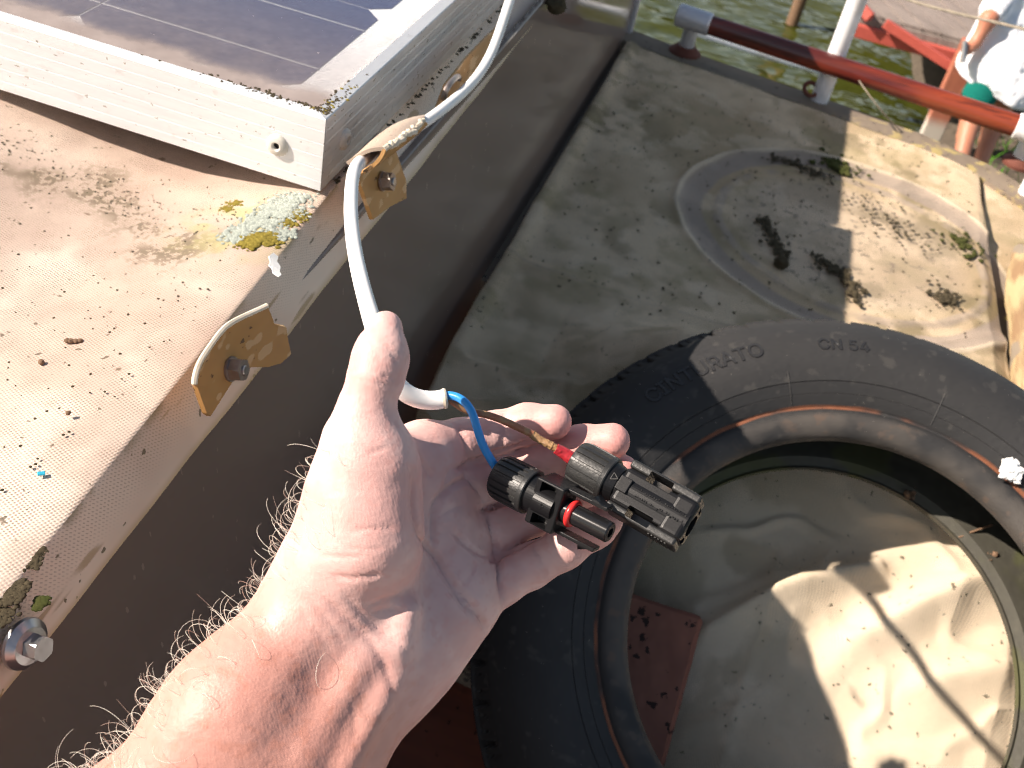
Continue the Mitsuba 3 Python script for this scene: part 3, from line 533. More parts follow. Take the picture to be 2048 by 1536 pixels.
# folded loop of the clip round the cable: two leaves meeting in a pale torn rim
def leaf(pts, th=.0022, m='clip_weathered'):
    """a curved strip through rows of points."""
    R = np.array(pts, float); n, k = R.shape[:2]; nn = np.zeros_like(R)
    du, dv = np.gradient(R, axis=0), np.gradient(R, axis=1); nn = np.cross(du, dv); nn /= np.linalg.norm(nn, axis=2, keepdims=True)
    V = np.vstack([(R + nn * th / 2).reshape(-1, 3), (R - nn * th / 2).reshape(-1, 3)]); N = n * k; F = []
    i, j = np.meshgrid(np.arange(n - 1), np.arange(k - 1), indexing='ij'); a = (i * k + j).ravel()
    F += [np.stack([a, a + k, a + k + 1], 1), np.stack([a, a + k + 1, a + 1], 1), np.stack([a + N, a + k + 1 + N, a + k + N], 1), np.stack([a + N, a + 1 + N, a + k + 1 + N], 1)]
    b = np.r_[np.arange(k), k * np.arange(1, n) + k - 1, (n - 1) * k + np.arange(k - 2, -1, -1), k * np.arange(n - 2, 0, -1)]; c = np.roll(b, -1)
    F += [np.stack([b, c, c + N], 1), np.stack([b, c + N, b + N], 1)]
    return trimesh.Trimesh(V, np.vstack(F)[:, ::-1], process=False)
def rows(A0, B0, n=14, bulge=None, amt=0):
    A0, B0 = spline(A0, n), spline(B0, n); t = np.linspace(0, 1, 9)[None, :, None]
    R = A0[:, None] * (1 - t) + B0[:, None] * t
    return R + (np.asarray(bulge) * amt * np.sin(np.pi * t) if bulge is not None else 0)
rim = [(-.1845,0.5519,-.307), (-.1845,0.5708,-.3111), (-.186,0.6009,-.3183), (-.189,0.6376,-.3268)]
top = [(-.205,0.5488,-.3218), (-.206,0.584,-.3263), (-.207,0.6358,-.3342), (-.199,0.6708,-.3428)]
low = [(-.193,0.5452,-.3221), (-.193,0.5725,-.3271), (-.194,0.6113,-.3345), (-.196,0.6624,-.342)]
top_rows = np.array(rows(rim, top, bulge=A(.2, 0, 1), amt=.0035)); t = np.linspace(0, 1, 14)[:, None, None]
k = leaf(top_rows); put('cable_clip__upper_strap', k, 'clip_weathered', 35)
put('cable_clip__lower_strap', leaf(rows(rim, low, bulge=FN, amt=.0025)), 'clip_plastic', 35)
put('cable_clip__torn_rim', tube(spline(rim, 60) + .0006 * rng.normal(0, 1, (60, 3)), .0016 + .0004 * rng.random(60), 8), 'clip_torn_edge', 30, label='pale torn rim of the folded strap')

o4 = A(*(-.2005,0.7359,-.3431)); tag('cable_clip_002', 'tan clip strip flat behind the cable at the far roof edge, with dark bolt', 'cable clip', 'cable clips on the roof edge')
strip = px_to_st([(-.202,0.7035,-.3472), (-.202,0.7257,-.3381), (-.203,0.7712,-.3356), (-.204,0.8318,-.3365), (-.204,0.8718,-.3387), (-.203,0.8699,-.348), (-.202,0.8079,-.3526), (-.202,0.7562,-.3554), (-.202,0.7194,-.3544)], o4)
put('cable_clip_002__plate', place_sheet(bent_sheet(strip, lambda s, t: 0 * s, .0020), o4 - FN * .002), 'clip_plastic', 25)
put('cable_clip_002__bolt', tube(spline([(-.1985,0.7134,-.3431), (-.196,0.7074,-.3331), (-.196,0.7209,-.3314), (-.1985,0.7438,-.3408)], 16), .0022, 10), 'dull_steel', 30)
# broken clip
o2 = A(*(-.194,0.3812,-.353)); tag('cable_clip_001', 'broken tan plastic cable clip sticking up from the roof edge, empty, nearer the camera', 'cable clip', 'cable clips on the roof edge')
OUT2 = [(-.1957,0.3533,-.3435), (-.1975,0.3611,-.3373), (-.1981,0.3726,-.3351), (-.1984,0.3858,-.3341), (-.197,0.3984,-.3358), (-.1941,0.4086,-.337), (-.1906,0.417,-.337), (-.1889,0.4178,-.3416), (-.1872,0.4182,-.3469), (-.183,0.4239,-.3507), (-.1811,0.4232,-.3589), (-.179,0.4231,-.3664), (-.1816,0.4166,-.3692), (-.1854,0.4085,-.3676), (-.1895,0.3981,-.3621), (-.1914,0.3857,-.3584), (-.1908,0.3719,-.3605), (-.1901,0.3564,-.3629), (-.1911,0.3543,-.3597)]
out2 = px_to_st(OUT2, o2)
s0 = float(np.mean([p[0] for p in out2])); print('clip', np.round(out2, 4).tolist()) if False else None
def bend2(s, t): u = np.clip(s - .007, 0, 1); return np.minimum(8 * u * u, .70 * u)
def flat2(p): return p
put('cable_clip_001__plate', place_sheet(bent_sheet(out2, bend2, .0026), o2 - FN * .0002), 'clip_plastic', 25)
nut_on('cable_clip_001__nut', o2 + FN * .0028, tilt=.5)
rim2 = [flat2(p) for p in out2[0:7]]; rim2 = np.array([o2 + FY * s + FU * (t + .0004) + FN * (float(bend2(np.array(s), 0)) + .0012) for s, t in rim2])
put('cable_clip_001__cut_edge', tube(spline(rim2, 50), .0015, 8), 'clip_torn_edge', 30, label='pale cut edge of the clip')

# big washer bolt near the lower left corner
o3 = A(*(-.193,0.2208,-.376)); tag('hex_bolt', 'shiny hex bolt on a large washer, lower left corner of the roof edge', 'bolt')
put('hex_bolt__washer', move(lathe([(.004, -.003), (.0100, -.003), (.0106, -.0022), (.0103, -.0008), (.0076, .0016), (.004, .002)], 40), frame(FN + A(0, -.15, 0)), o3), 'steel', 30)
put('hex_bolt__head', move(hexnut(.0092, .0058, .0), frame(FN + A(0, -.1, 0), FY), o3 + FN * .002), 'steel', 20)

# ================================================================ solar panel (an out-of-view box ahead of it shades the bow)
def frame_bar(L):        # cross-section (depth d inward, height z), extruded along the bar
    from shapely.geometry import Polygon
    sec = [(0, 0), (.020, 0), (.020, .0018), (.0018, .0018), (.0018, .0405), (.0105, .0405), (.0105, .0475)]
    sec = [(0, .0006), (.0006, 0), (.020, 0), (.020, .0018), (.010, .0018), (.010, .0485), (.0094, .0495), (.0006, .0495), (0, .0489)]
    return sec
def bar(corner, along, inward, L, m, key):
    sec = frame_bar(L); d0, d1 = np.asarray(along, float), np.asarray(inward, float); n = len(sec)
    g = [(zz) for zz in np.arange(.007, .046, .0085)]
    full = []
    for k, (a, b) in enumerate(sec):
        full.append((a, b))
    # shallow extrusion lines down the outer face
    face = [(0, z) for z in (.0489,)]; 
    for z in g[::-1]: face += [(0, z + .0003), (.00016, z), (0, z - .0003)]
    face += [(0, .0006)]
    full = face + sec[1:-1]
    V0 = np.array([corner + d0 * a + d1 * a + A(0, 0, b) for a, b in full]); V1 = np.array([corner + d0 * (L - a) + d1 * a + A(0, 0, b) for a, b in full]); n = len(full)
    from shapely.geometry import Polygon
    V = np.vstack([V0, V1]); F = []
    for k in range(n): q = (k + 1) % n; F += [[k, q, n + q], [k, n + q, n + k]]
    tri = trimesh.creation.triangulate_polygon(Polygon(full), engine='earcut')
    m2 = trimesh.Trimesh(V, F, process=False); 
    tv, tf = tri; tv = np.array(tv)
    caps = [trimesh.Trimesh([base + dd * a + d1 * a + A(0, 0, b) for a, b in tv], tf, process=False) for base, dd in ((corner, d0), (corner + d0 * L, -d0))]
    mm = join(m2, *caps); trimesh.repair.fix_normals(mm); return put(key, mm, m, False)
def rivet(key, o, n, r=.0072):
    put(key, move(lathe([(1e-6, -.001), (.0021, -.001), (.0021, .0022), (.0030, .0031), (.0050, .0028), (r * .93, .0016), (r, 0), (r, -.001)], 36), frame(n), o), 'rivet_plastic', 40)
    put(key + '__hole', cyl(A(*o) - nrm(n) * .001, A(*o) + nrm(n) * .0004, .0022, 16), 'black_hole', 30)
def module(M_, PX1, PX0, PY0, PY1, PZ0, PZ1):
    bar(A(PX1 - .0002, PY0, PZ0), (-1, 0, 0), (0, 1, 0), PX1 - PX0, 'aluminium', M_ + '__frame')
    bar(A(PX1, PY1, PZ0), (0, -1, 0), (-1, 0, 0), PY1 - PY0 - .0003, 'aluminium_shaded', M_ + '__frame')
    bar(A(PX0, PY0, PZ0), (0, 1, 0), (1, 0, 0), PY1 - PY0, 'aluminium', M_ + '__frame')
    bar(A(PX0, PY1, PZ0), (1, 0, 0), (0, -1, 0), PX1 - PX0, 'aluminium', M_ + '__frame')
    put(M_ + '__backsheet', cbox(PX1 - PX0 - .021, PY1 - PY0 - .021, .002, .0005, ((PX0 + PX1) / 2, (PY0 + PY1) / 2, -.3155)), 'backsheet', False)
    gx0, gx1, gy0, gy1 = PX0 + .0105, PX1 - .0105, PY0 + .0105, PY1 - .0105; zg = -.3112
    put(M_ + '__glass', trimesh.Trimesh([(gx0, gy0, zg), (gx1, gy0, zg), (gx1, gy1, zg), (gx0, gy1, zg)], [[0, 1, 2], [0, 2, 3]], process=False), 'dusty_glass', False, label='glass pane with brown dust along its lower edge')
    for cx in range(4):
        for cy in range(3):
            x1 = PX1 - .0377 - cx * .158; x0 = x1 - .156; y0 = PY0 + .0335 + cy * .158; y1 = y0 + .156; ch = .0125
            k = put(M_ + '__cell', prism([(x0 + ch, y0), (x1 - ch, y0), (x1, y0 + ch), (x1, y1 - ch), (x1 - ch, y1), (x0 + ch, y1), (x0, y1 - ch), (x0, y0 + ch)], -.3145, -.3138), 'silicon', False)
            for f in (.25, .75): put(k + '__busbar', cbox(.157, .0019, .0003, .0001, ((x0 + x1) / 2 , y0 + .156 * f, -.3137)), 'busbar', False)
    rivet(M_ + '__rivet', A(PX1 - .0301, PY0, -.3346), (0, -1, 0)); rivet(M_ + '__rivet', A(PX1, PY0 + .0327, -.3353), (1, 0, 0))
PX1, PY0, PZ1 = -.2275, .567, -.308
tag('solar_module', 'solar panel with white aluminium frame and dark blue cells, standing on the cabin roof', 'solar panel')
module('solar_module', PX1, -.905, PY0, 1.175, -.3575, PZ1)
# lichen and grime on the roof and the frame
def crust(key, pts, n, r, m, seed, label, spread, cat='lichen', z=RZ):
    n *= 4; r *= .62
    g = np.random.default_rng(seed); L = []
    for k in range(n):
        p = A(*pts[g.integers(0, len(pts))]); q = p + A(g.normal(0, spread), g.normal(0, spread), 0); q[2] = p[2] + r * .1 + float(roof_z(q[0])) - RZ
        L.append(lump(q, r * (.3 + 1.3 * g.random() ** 1.6), seed * 50 + k, 1, .4, 1.0))
    put(key, join(*L), m, True, label, cat)
crust('lichen_patch', [(-.2392,0.5545,-.36), (-.2443,0.5455,-.36), (-.2475,0.5385,-.36), (-.2367,0.5401,-.36)], 210, .0020, 'lichen_grey', 31, 'grey-green crusty lichen patch right under the panel corner', .0050)
crust('lichen_patch', [(-.2474,0.525,-.36), (-.2514,0.5138,-.36), (-.2386,0.5202,-.36), (-.253,0.5043,-.36)], 170, .0019, 'lichen_grey', 32, 'middle grey crusty lichen patch, below the one under the panel corner', .0042)
crust('lichen_patch', [(-.2296,0.5118,-.36), (-.2264,0.5165,-.36)], 60, .0018, 'lichen_grey', 33, 'small grey lichen patch closest to the roof edge', .0028)
crust('moss_cushion', [(-.24,0.4976,-.36), (-.2362,0.5026,-.36), (-.2328,0.506,-.36)], 120, .0021, 'lichen_yellow', 34, 'yellow-brown moss cushion left of the smallest lichen patch', .0034, 'moss')
crust('moss_cushion', [(-.2305,0.5388,-.36), (-.2271,0.5384,-.36), (-.2304,0.5269,-.36)], 80, .0016, 'lichen_yellow', 35, 'bright yellow moss streak along the roof edge below the panel corner', .0026, 'moss')
crust('moss_cushion', [(-.2743,0.5357,-.36), (-.2733,0.5434,-.36)], 40, .0013, 'lichen_yellow', 36, 'thin yellow moss fringe left of the large lichen patch', .0022, 'moss')
crust('moss_cushion', [(-.2087,0.251,-.361), (-.2082,0.2463,-.361)], 70, .0015, 'moss_dark', 37, 'dark moss growing on the roof edge near the lower left corner, upper one', .0018, 'moss')
crust('moss_cushion', [(-.2041,0.2279,-.361), (-.2038,0.2321,-.361), (-.2021,0.2205,-.362)], 90, .0016, 'moss_dark', 38, 'dark moss on the roof edge at the left border of the photo', .0022, 'moss')
crust('moss_cushion', [A(*o3) + A(-.001, .011, .012)], 30, .0016, 'moss_green', 39, 'green moss tuft above the large washer', .0012, 'moss')
g = np.random.default_rng(5); L, L2 = [], []
for k in range(260):
    if k < 150: q = A(PX1 - abs(g.normal(0, .045)) - .002, PY0 + .0095 + g.normal(0, .0018), PZ1 - .0001)
    else: q = A(PX1 - .006 + g.normal(0, .0025), PY0 + .006 + abs(g.normal(0, .022)), PZ1 - .0001)
    (L2 if g.random() < .22 and q[0] > -.245 else L).append(lump(q, g.uniform(.0004, .0013), k, 0, .6))
put('solar_module__frame_grime', join(*L), 'moss_dark', False, kind='stuff'); put('solar_module__frame_lichen', join(*L2), 'lichen_yellow', False, kind='stuff')
L = []
for k in range(300):
    x = -.232 - abs(g.normal(0, .10)); y = g.uniform(.22, .56); x = min(x, UX(y) - .01); L.append(lump((x, y, float(roof_z(x)) + .0002), g.uniform(.0003, .0009), k, 0, .5))
for k in range(220):
    x = g.uniform(-.44, -.26); y = .535 - .14 * 0 + (-.26 - x) * -.0 + g.normal(0, .008) - .018 * (x + .44) / .18; L.append(lump((x, y, float(roof_z(x)) + .0001), g.uniform(.0003, .0009), k, 0, .5))
put('roof_grit', join(*L), 'moss_dark', False, kind='stuff', label='dark specks of grit on the cabin roof')
L = []
for k in range(180):
    y = g.uniform(.58, 1.15); L.append(lump((PX1 + g.uniform(.0005, .004), y, RZ + .0006), g.uniform(.0006, .0018), k, 0, .5))
put('panel_gap_grit', join(*L), 'moss_dark', False, kind='stuff', label='dark grit along the foot of the panel')
put('soil_crumb', join(*[lump(A(*(-.2794,0.3812,-.3695)) + A(dx, dy, 0), .0016, s, 1, .7) for dx, dy, s in ((0, 0, 1), (.002, .001, 2), (-.0018, -.0006, 3), (.0035, .0022, 4))]), 'crumb', True, 'brown crumb of soil in the middle of the bare roof', 'crumb')
put('soil_crumb', lump((-.2825,0.3609,-.37), .0017, 5, 1, .7), 'crumb', True, 'small dark crumb of soil left of the larger one on the roof', 'crumb')
put('soil_crumb', lump((-.2437,0.3257,-.3595), .0013, 6, 1, .7), 'crumb', True, 'small crumb of soil on the roof above the blue chip', 'crumb')
put('soil_crumb', lump(A(*(-.2,1.0753,-.3855)), .010, 8, 2, .8, .6), 'moss_dark', True, 'black lump hanging at the far end of the roof edge', 'dirt lump')
cp = cbox(.0032, .0024, .0008, .0002); put('paint_chip', move(cp, frame((0, .1, 1), (.8, .6, 0)), (-.2314,0.2877,-.3592)), 'blue_chip', False, 'tiny turquoise chip lying on the bare roof', 'paint chip')
fp = [(-.009, 0), (-.006, .0025), (-.002, .0022), (0, .004), (.003, .0028), (.006, .0036), (.0085, .001), (.007, -.002), (.004, -.0012), (.001, -.0032), (-.003, -.002), (-.006, -.0024)]
fm = prism(fp, 0, .0006).subdivide_to_size(.003); v = np.array(fm.vertices); v[:, 2] += 25 * v[:, 0] ** 2 + .0006; fm.vertices = v
put('white_flake', move(fm, frame(FN * .5 + A(0, 0, 1), FU + FY * .9), A(*(-.209,0.4643,-.348))), 'white_flake', False, 'torn white flake stuck to the roof edge below the lichen', 'flake')

# ================================================================ cable
tag('cable', 'white sheathed two-core cable from behind the panel to the hand, with blue and brown cores', 'cable')
WHT = CAB + [A(*p) for p in ((-.1875,0.5133,-.3074), (-.1769,0.4847,-.3047), (-.1595,0.4444,-.2985), (-.138,0.3983,-.286), (-.1156,0.351,-.2685), (-.0985,0.3196,-.2609), (-.0881,0.3129,-.2695), (-.0795,0.3153,-.2745), (-.0705,0.3197,-.2739))]
wp = spline(WHT, 220)
put('cable__sheath', tube(wp, .0037, 24), 'white_pvc', 40)
end = wp[-1]; ed = nrm(wp[-1] - wp[-3])
put('cable__sheath_end', move(lathe([(.0024, -.0004), (.0038, -.0010), (.0041, 0), (.0038, .0006), (.0028, .0009), (.0024, .001)], 28), frame(ed), end), 'clip_torn_edge', 30, label='ragged cut end of the white sheath')
put('cable__sheath_mouth', move(lathe([(1e-6, .0002), (.0025, .0002)], 20), frame(ed), end), 'black_hole', False)
bl = spline([end - ed * .004 + A(0, 0, .0012), end + ed * .002 + A(0, 0, .0012), (-.0647,0.3198,-.2716), (-.0602,0.3181,-.2729), (-.0557,0.3152,-.2773), (-.0509,0.3129,-.2843), (-.0439,0.3109,-.2912), (-.0403,0.3099,-.2947)], 70)
put('cable__blue_core', tube(bl, .00165, 16), 'blue_pvc', 40)
br = spline([end - ed * .004 - A(0, 0, .001), end + ed * .002 - A(0, 0, .001), (-.0632,0.321,-.2768), (-.0545,0.3235,-.2784), (-.0408,0.3228,-.2786), (-.0341,0.3221,-.279)], 60)
put('cable__brown_core', tube(br, .00145, 16), 'brown_pvc', 40)
cu = spline([(-.0345,0.3221,-.279), (-.0299,0.3217,-.2803), (-.0255,0.3216,-.2812), (-.0223,0.3218,-.2824)], 24)
put('cable__bare_wire', tube(cu, .00145 + .0004 * rng.random(24), 12), 'copper_dirty', 40, label='scraped dirty copper-brown piece of the brown core')
rt = spline([(-.024,0.3215,-.2816), (-.0205,0.3217,-.2828), (-.0174,0.3218,-.284), (-.0152,0.3217,-.2846)], 20)
put('cable__red_tape', tube(rt, np.linspace(.0021, .0028, 20), 16), 'red_tape', 40, label='red sleeve where the brown core enters its plug')

# ================================================================ the two plugs
def place_plug(back, front):
    z = nrm(A(*front) - A(*back)); return z
def plug_frame(back, front, face):
    z = nrm(A(*front) - A(*back)); x = np.asarray(face, float); x = nrm(x - z * (x @ z)); return np.stack([np.cross(x, z), x, z], 1)   # y = towards the viewer side, z = axis
def cap_nut(key, R, o, r=.0091, L=.0165):
    a = np.linspace(0, 2 * np.pi, 360, endpoint=False); pr = [(.003, 0), (r * .72, 0), (r * .88, .0006), (r * .965, .0020), (r, .0040), (r, L - .0022), (r * .985, L - .0012), (r * .985, L - .0004), (r * .95, L), (.004, L)]
    m = lathe(pr, 360); v = np.array(m.vertices).reshape(len(pr), 360, 3); ph = (np.arange(360) / 360 * 20) % 1; rib = 1 - .075 * ((ph > .30) & (ph < .70))
    for k in (3, 4, 5): v[k, :, :2] *= rib[:, None]
    v = np.insert(v, 6, v[5] * A(1, 1, 1), 0); v[6] = v[5]; v[6, :, :2] /= rib[:, None]; v[6, :, 2] = L - .0021
    pr2 = len(v); i, j = np.meshgrid(np.arange(pr2 - 1), np.arange(360), indexing='ij'); k = (j + 1) % 360; a0, a1, b0, b1 = i * 360 + j, i * 360 + k, (i + 1) * 360 + j, (i + 1) * 360 + k
    m = trimesh.Trimesh(v.reshape(-1, 3), np.vstack([np.stack([a0, a1, b1], -1).reshape(-1, 3), np.stack([a0, b1, b0], -1).reshape(-1, 3)]), process=False)
    put(key + '__cap_nut', move(m, R, o), 'black_matt', 25)
import manifold3d as m3
def rbox(x, y, z, r=.0006, c=(0, 0, 0)):
    s = m3.Manifold.batch_hull([m3.Manifold.sphere(r, 16).translate([sx * (x / 2 - r) + c[0], sy * (y / 2 - r) + c[1], sz * (z / 2 - r) + c[2]]) for sx in (-1, 1) for sy in (-1, 1) for sz in (-1, 1)]); return s
def zc(r, z0, z1, r1=None, seg=48): return m3.Manifold.cylinder(z1 - z0, r, r if r1 is None else r1, seg).translate([0, 0, z0])
B1, F1 = A(*(-.0421,0.3105,-.2945)), A(*(0.0058,0.2923,-.2865))
Rm = plug_frame(B1, F1, -VIEW - UPV * .28); LP = float(np.linalg.norm(F1 - B1))
tag('solar_plug', 'black plug with slim pin and red seal ring, lower of the two in the hand', 'plug', 'solar cable plugs in the hand')
cap_nut('solar_plug', Rm, B1)
body = zc(.0076, .0160, .0205, .0070) + zc(.0066, .0165, .030) + rbox(.0185, .0125, .0110, .0008, (0, 0, .0255))
body = body - rbox(.0040, .02, .0068, .0004, (-.0066, .0012, .0250)) - rbox(.0040, .02, .0068, .0004, (.0066, .0012, .0250)) + rbox(.0185, .0105, .011, .0008, (0, -.0012, .0255)).trim_by_plane([0, 0, -1], -.040)
body = (zc(.0076, .0160, .0205, .0070) + zc(.0066, .0165, .030) + rbox(.0185, .0125, .0125, .0008, (0, 0, .0258))) - rbox(.0042, .008, .0070, .0004, (-.0064, .0045, .0256)) - rbox(.0042, .008, .0070, .0004, (.0064, .0045, .0256))
dome = (m3.Manifold.cylinder(.0085, .0052, .0052, 40).translate([0, 0, .0210]).translate([0, .0028, 0]))
body = body + dome
put('solar_plug__body', move(m3mesh(body), Rm, B1), 'black_gloss', False)
pl = join(cbox(.0022, .0005, .0006, .0001), cbox(.0006, .0005, .0022, .0001)); put('solar_plug__plus_mark', move(pl, Rm, B1 + Rm @ A(0, .00805, .0255)), 'black_gloss', False)
for s in (-1, 1):
    arm = rbox(.0016, .0052, .0185, .0004, (s * .0084, 0, .0395)) + (m3.Manifold.hull_points([[s * .0078, y, z] for y in (-.0026, .0026) for z in (.0415, .0485)] + [[s * .0108, y, .0425] for y in (-.0026, .0026)]))
    put('solar_plug__latch_arm', move(m3mesh(arm), Rm, B1), 'black_gloss', 30)
put('solar_plug__seal_ring', move(trimesh.creation.torus(.0043, .00125, 40, 16), Rm, B1 + Rm @ A(0, 0, .0352)), 'red_rubber', True, label='red rubber seal ring')
pin = (zc(.0048, .031, .0340) + zc(.0040, .0335, LP - .0005) + zc(.0040, LP - .0006, LP, .0036)) - m3.Manifold.cylinder(.012, .0021, .0021, 6).translate([0, 0, LP - .008])
put('solar_plug__pin', move(m3mesh(pin), Rm, B1), 'black_shiny', 30)
B2, F2 = A(*(-.0156,0.3213,-.2841)), A(*(0.0333,0.3042,-.2814))
Rf = plug_frame(B2, F2, -VIEW + UPV * .25); LF = float(np.linalg.norm(F2 - B2))
tag('solar_plug_001', 'longer black socket plug with slotted sides, upper of the two in the hand', 'plug', 'solar cable plugs in the hand')
cap_nut('solar_plug_001', Rf, B2)
hs = zc(.0080, .0160, .0205, .0070) + rbox(.0158, .0116, LF - .022, .0026, (0, 0, (LF + .020) / 2 - .0005)) 
hs = hs - rbox(.0030, .02, .0105, .0005, (-.0070, 0, .0345)) - rbox(.0030, .02, .0105, .0005, (.0070, 0, .0345))
hs = hs - rbox(.0042, .007, .0070, .0006, (.0088, .0038, LF - .0115)) - rbox(.0042, .007, .0070, .0006, (-.0088, .0038, LF - .0115))
hs = hs + rbox(.0170, .0124, .0100, .0024, (0, 0, LF - .0050)); hs = hs + zc(.0064, .020, LF - .001) .scale([.98, 1.02, 1]) + rbox(.0060, .0022, .0050, .0004, (0, .0062, .0235))
hs = hs - m3.Manifold.cylinder(.03, .0043, .0043, 40).translate([0, 0, LF - .02]) - rbox(.0022, .0040, .01, .0002, (-.0064, 0, LF)) - rbox(.0022, .0040, .01, .0002, (.0064, 0, LF))
put('solar_plug_001__body', move(m3mesh(hs), Rf, B2), 'black_gloss', False)
wing = rbox(.0034, .0112, .030, .0010, (-.0092, .0, .036)); grip = [m3.Manifold.cube([.0004, .008, .0006], True).translate([-.0110, .0, .0405 + k * .0014]) for k in range(6)]
for gk in grip: wing = wing + gk
wing = wing - rbox(.0030, .02, .0100, .0005, (-.0084, .0, .0345))
put('solar_plug_001__grip_wing', move(m3mesh(wing), Rf, B2), 'black_matt', 30)
put('solar_plug_001__grip_wing', move(m3mesh(wing.mirror([1, 0, 0])), Rf, B2), 'black_matt', 30)
tri = join(*[cbox(.0030, .0004, .0004, .0001, (0, 0, 0)).apply_transform(trimesh.transformations.rotation_matrix(a, [0, 1, 0], [0, 0, .00085])) for a in (0, 2.094, 4.189)])
put('solar_plug_001__triangle_mark', move(tri, Rf, B2 + Rf @ A(.0005, .00755, .0182)), 'black_matt', False)
g = np.random.default_rng(3); dots = []
for r_ in range(2):
    for k in range(22):
        if g.random() < .8: dots.append(cbox(.0008 * g.uniform(.5, 1.2), .0004, .0007 * g.uniform(.4, 1.1), .0001, (-.0016 + .0026 * r_ + g.normal(0, .0002), 0, .0295 + k * .00095)))
put('solar_plug_001__moulded_marks', move(join(*dots), Rf, B2 + Rf @ A(0, .00655, 0)), 'black_gloss', False, kind='stuff')


# ================================================================ the hand that holds the cable
FING = {  # knuckle, joints, tip with their radii
 'index':  [((-.0726,0.3099,-.2953), .0110), ((-.0622,0.3223,-.2963), .0095), ((-.0503,0.3325,-.2938), .0085), ((-.0392,0.3374,-.288), .0079), ((-.0288,0.3371,-.2822), .0071)],
 'middle': [((-.0629,0.3026,-.3094), .0114), ((-.0518,0.316,-.3108), .0104), ((-.0415,0.3274,-.3097), .0098), ((-.029,0.3359,-.303), .0090), ((-.0163,0.3421,-.2944), .0083), ((-.0046,0.3431,-.2871), .0074)],
 'ring':   [((-.0523,0.2938,-.3207), .0110), ((-.0383,0.3065,-.3219), .0092), ((-.0243,0.3213,-.3172), .0087), ((-.0078,0.3347,-.3067), .0080), ((0.0027,0.3394,-.2978), .0071)],
 'little': [((-.0396,0.2801,-.332), .0106), ((-.0287,0.2902,-.3295), .0090), ((-.0193,0.2992,-.3247), .0084), ((-.0092,0.3062,-.3162), .0080), ((-.0001,0.3119,-.3059), .0073), ((0.0033,0.3136,-.3013), .0064)]}
WR = A(*(-.0716,0.2482,-.3338)); THC, THM, THI, THE, THT = A(*(-.0816,0.2573,-.3046)), A(*(-.0894,0.2775,-.2667)), A(*(-.0902,0.2832,-.2579)), A(*(-.0897,0.2893,-.2488)), A(*(-.0929,0.3032,-.2373))
EL = A(*(-.0856,0.2081,-.3555)); EL2 = A(*(-.1066,0.1617,-.3982)); EL3 = A(*(-.1284,0.0957,-.4525))
PN = nrm(-VIEW + .10 * UPV)                                                     # way the palm faces
AXS = nrm(EL - WR); SIDE = nrm(np.cross(AXS, PN))
TILT = SIDE * (1 if SIDE @ (A(*(-.0359,0.249,-.3264)) - WR) > 0 else -1) - .42 * PN
def hand_sdf(P):
    fs = None
    for k, ch in FING.items():
        d = None
        for (a, r1), (b, r2) in zip(ch[:-1], ch[1:]):
            e = rc(P, a, b, r1, r2); d = e if d is None else smin(d, e, .004)
        a, b = np.array(ch[2][0]), np.array(ch[3][0])
        fs = d if fs is None else smin(fs, d, .0012)
    # palm: metacarpals fanning from the wrist
    pm = None
    for k, ch in FING.items():
        a = np.array(ch[0][0]); i = list(FING).index(k); w = WR + SIDE_OFF[i]
        e = rc(P, w, a, .0155, .0128); pm = e if pm is None else smin(pm, e, .012)
    pm = smin(pm, rc(P, A(*(-.072,0.3061,-.2986)), A(*(-.0465,0.2806,-.3285)), .0112, .0108), .010)
    pm = smin(pm, rc(P, A(*(-.0512,0.2706,-.3401)), A(*(-.0439,0.2782,-.3336)), .0185, .0155), .012)       # heel on the little-finger side
    pm = smin(pm, rc(P, A(*(-.0553,0.2528,-.3519)), A(*(-.049,0.27,-.3397)), .0165, .0175), .012)
    # thumb with its fleshy base
    th = rc(P, THC, A(*(-.0882,0.2767,-.2679)), .0190, .0100)
    th = smin(th, rc(P, THM, THI, .0104, .0090), .008)
    th = smin(th, rc(P, THI, THE, .0090, .0096), .004); th = smin(th, rc(P, THE, A(*(-.0906,0.2949,-.2433)), .0096, .0094), .003); th = smin(th, rc(P, A(*(-.0906,0.2949,-.2433)), THT, .0094, .0062), .004)
    th = smin(th, rc(P, A(*(-.0742,0.2588,-.2944)), A(*(-.0802,0.2715,-.2759)), .0190, .0165), .014)
    th = smin(th, rc(P, A(*(-.0902,0.2676,-.287)), A(*(-.0883,0.2578,-.3044)), .0095, .0120), .012)
    th = smin(th, rc(P, A(*(-.0813,0.2889,-.2814)), A(*(-.0777,0.296,-.2924)), .0090, .0090), .012)         # web
    # wrist and forearm
    arm = None
    for a, b, r1, r2, o in ((WR, EL, .0200, .0225, 1), (EL, EL2, .0225, .0290, 1), (EL2, EL3, .0290, .0400, 1)):
        for s in (-1, 1):
            w1, w2 = ((.0150, .0135), (.0135, .013), (.013, .014))[[0, 1, 2][(a is EL) + 2 * (a is EL2)]]
            e = rc(P, a + TILT * s * w1, b + TILT * s * w2, r1, r2); arm = e if arm is None else smin(arm, e, .022)
    d = smin(pm, th, .012); d = smin(d, arm, .018); d = smin(d, fs, .0035)
    # sinews and hollows at the wrist
    for a, b, r in (((-.0614,0.2352,-.3237), (-.0685,0.198,-.3414), .0048), ((-.0516,0.235,-.329), (-.0553,0.202,-.3436), .0038), ((-.0523,0.2391,-.3205), (-.0536,0.2473,-.3124), .0040)):
        d = smin(d, rc(P, a, b, r, r), .007)
    for a, b, r in (((-.0696,0.2149,-.317), (-.0718,0.1895,-.3233), .0033), ((-.0546,0.2167,-.3207), (-.0571,0.1924,-.3272), .0030)):
        d = smax(d, -rc(P, a, b, r, r), .012)
    return d
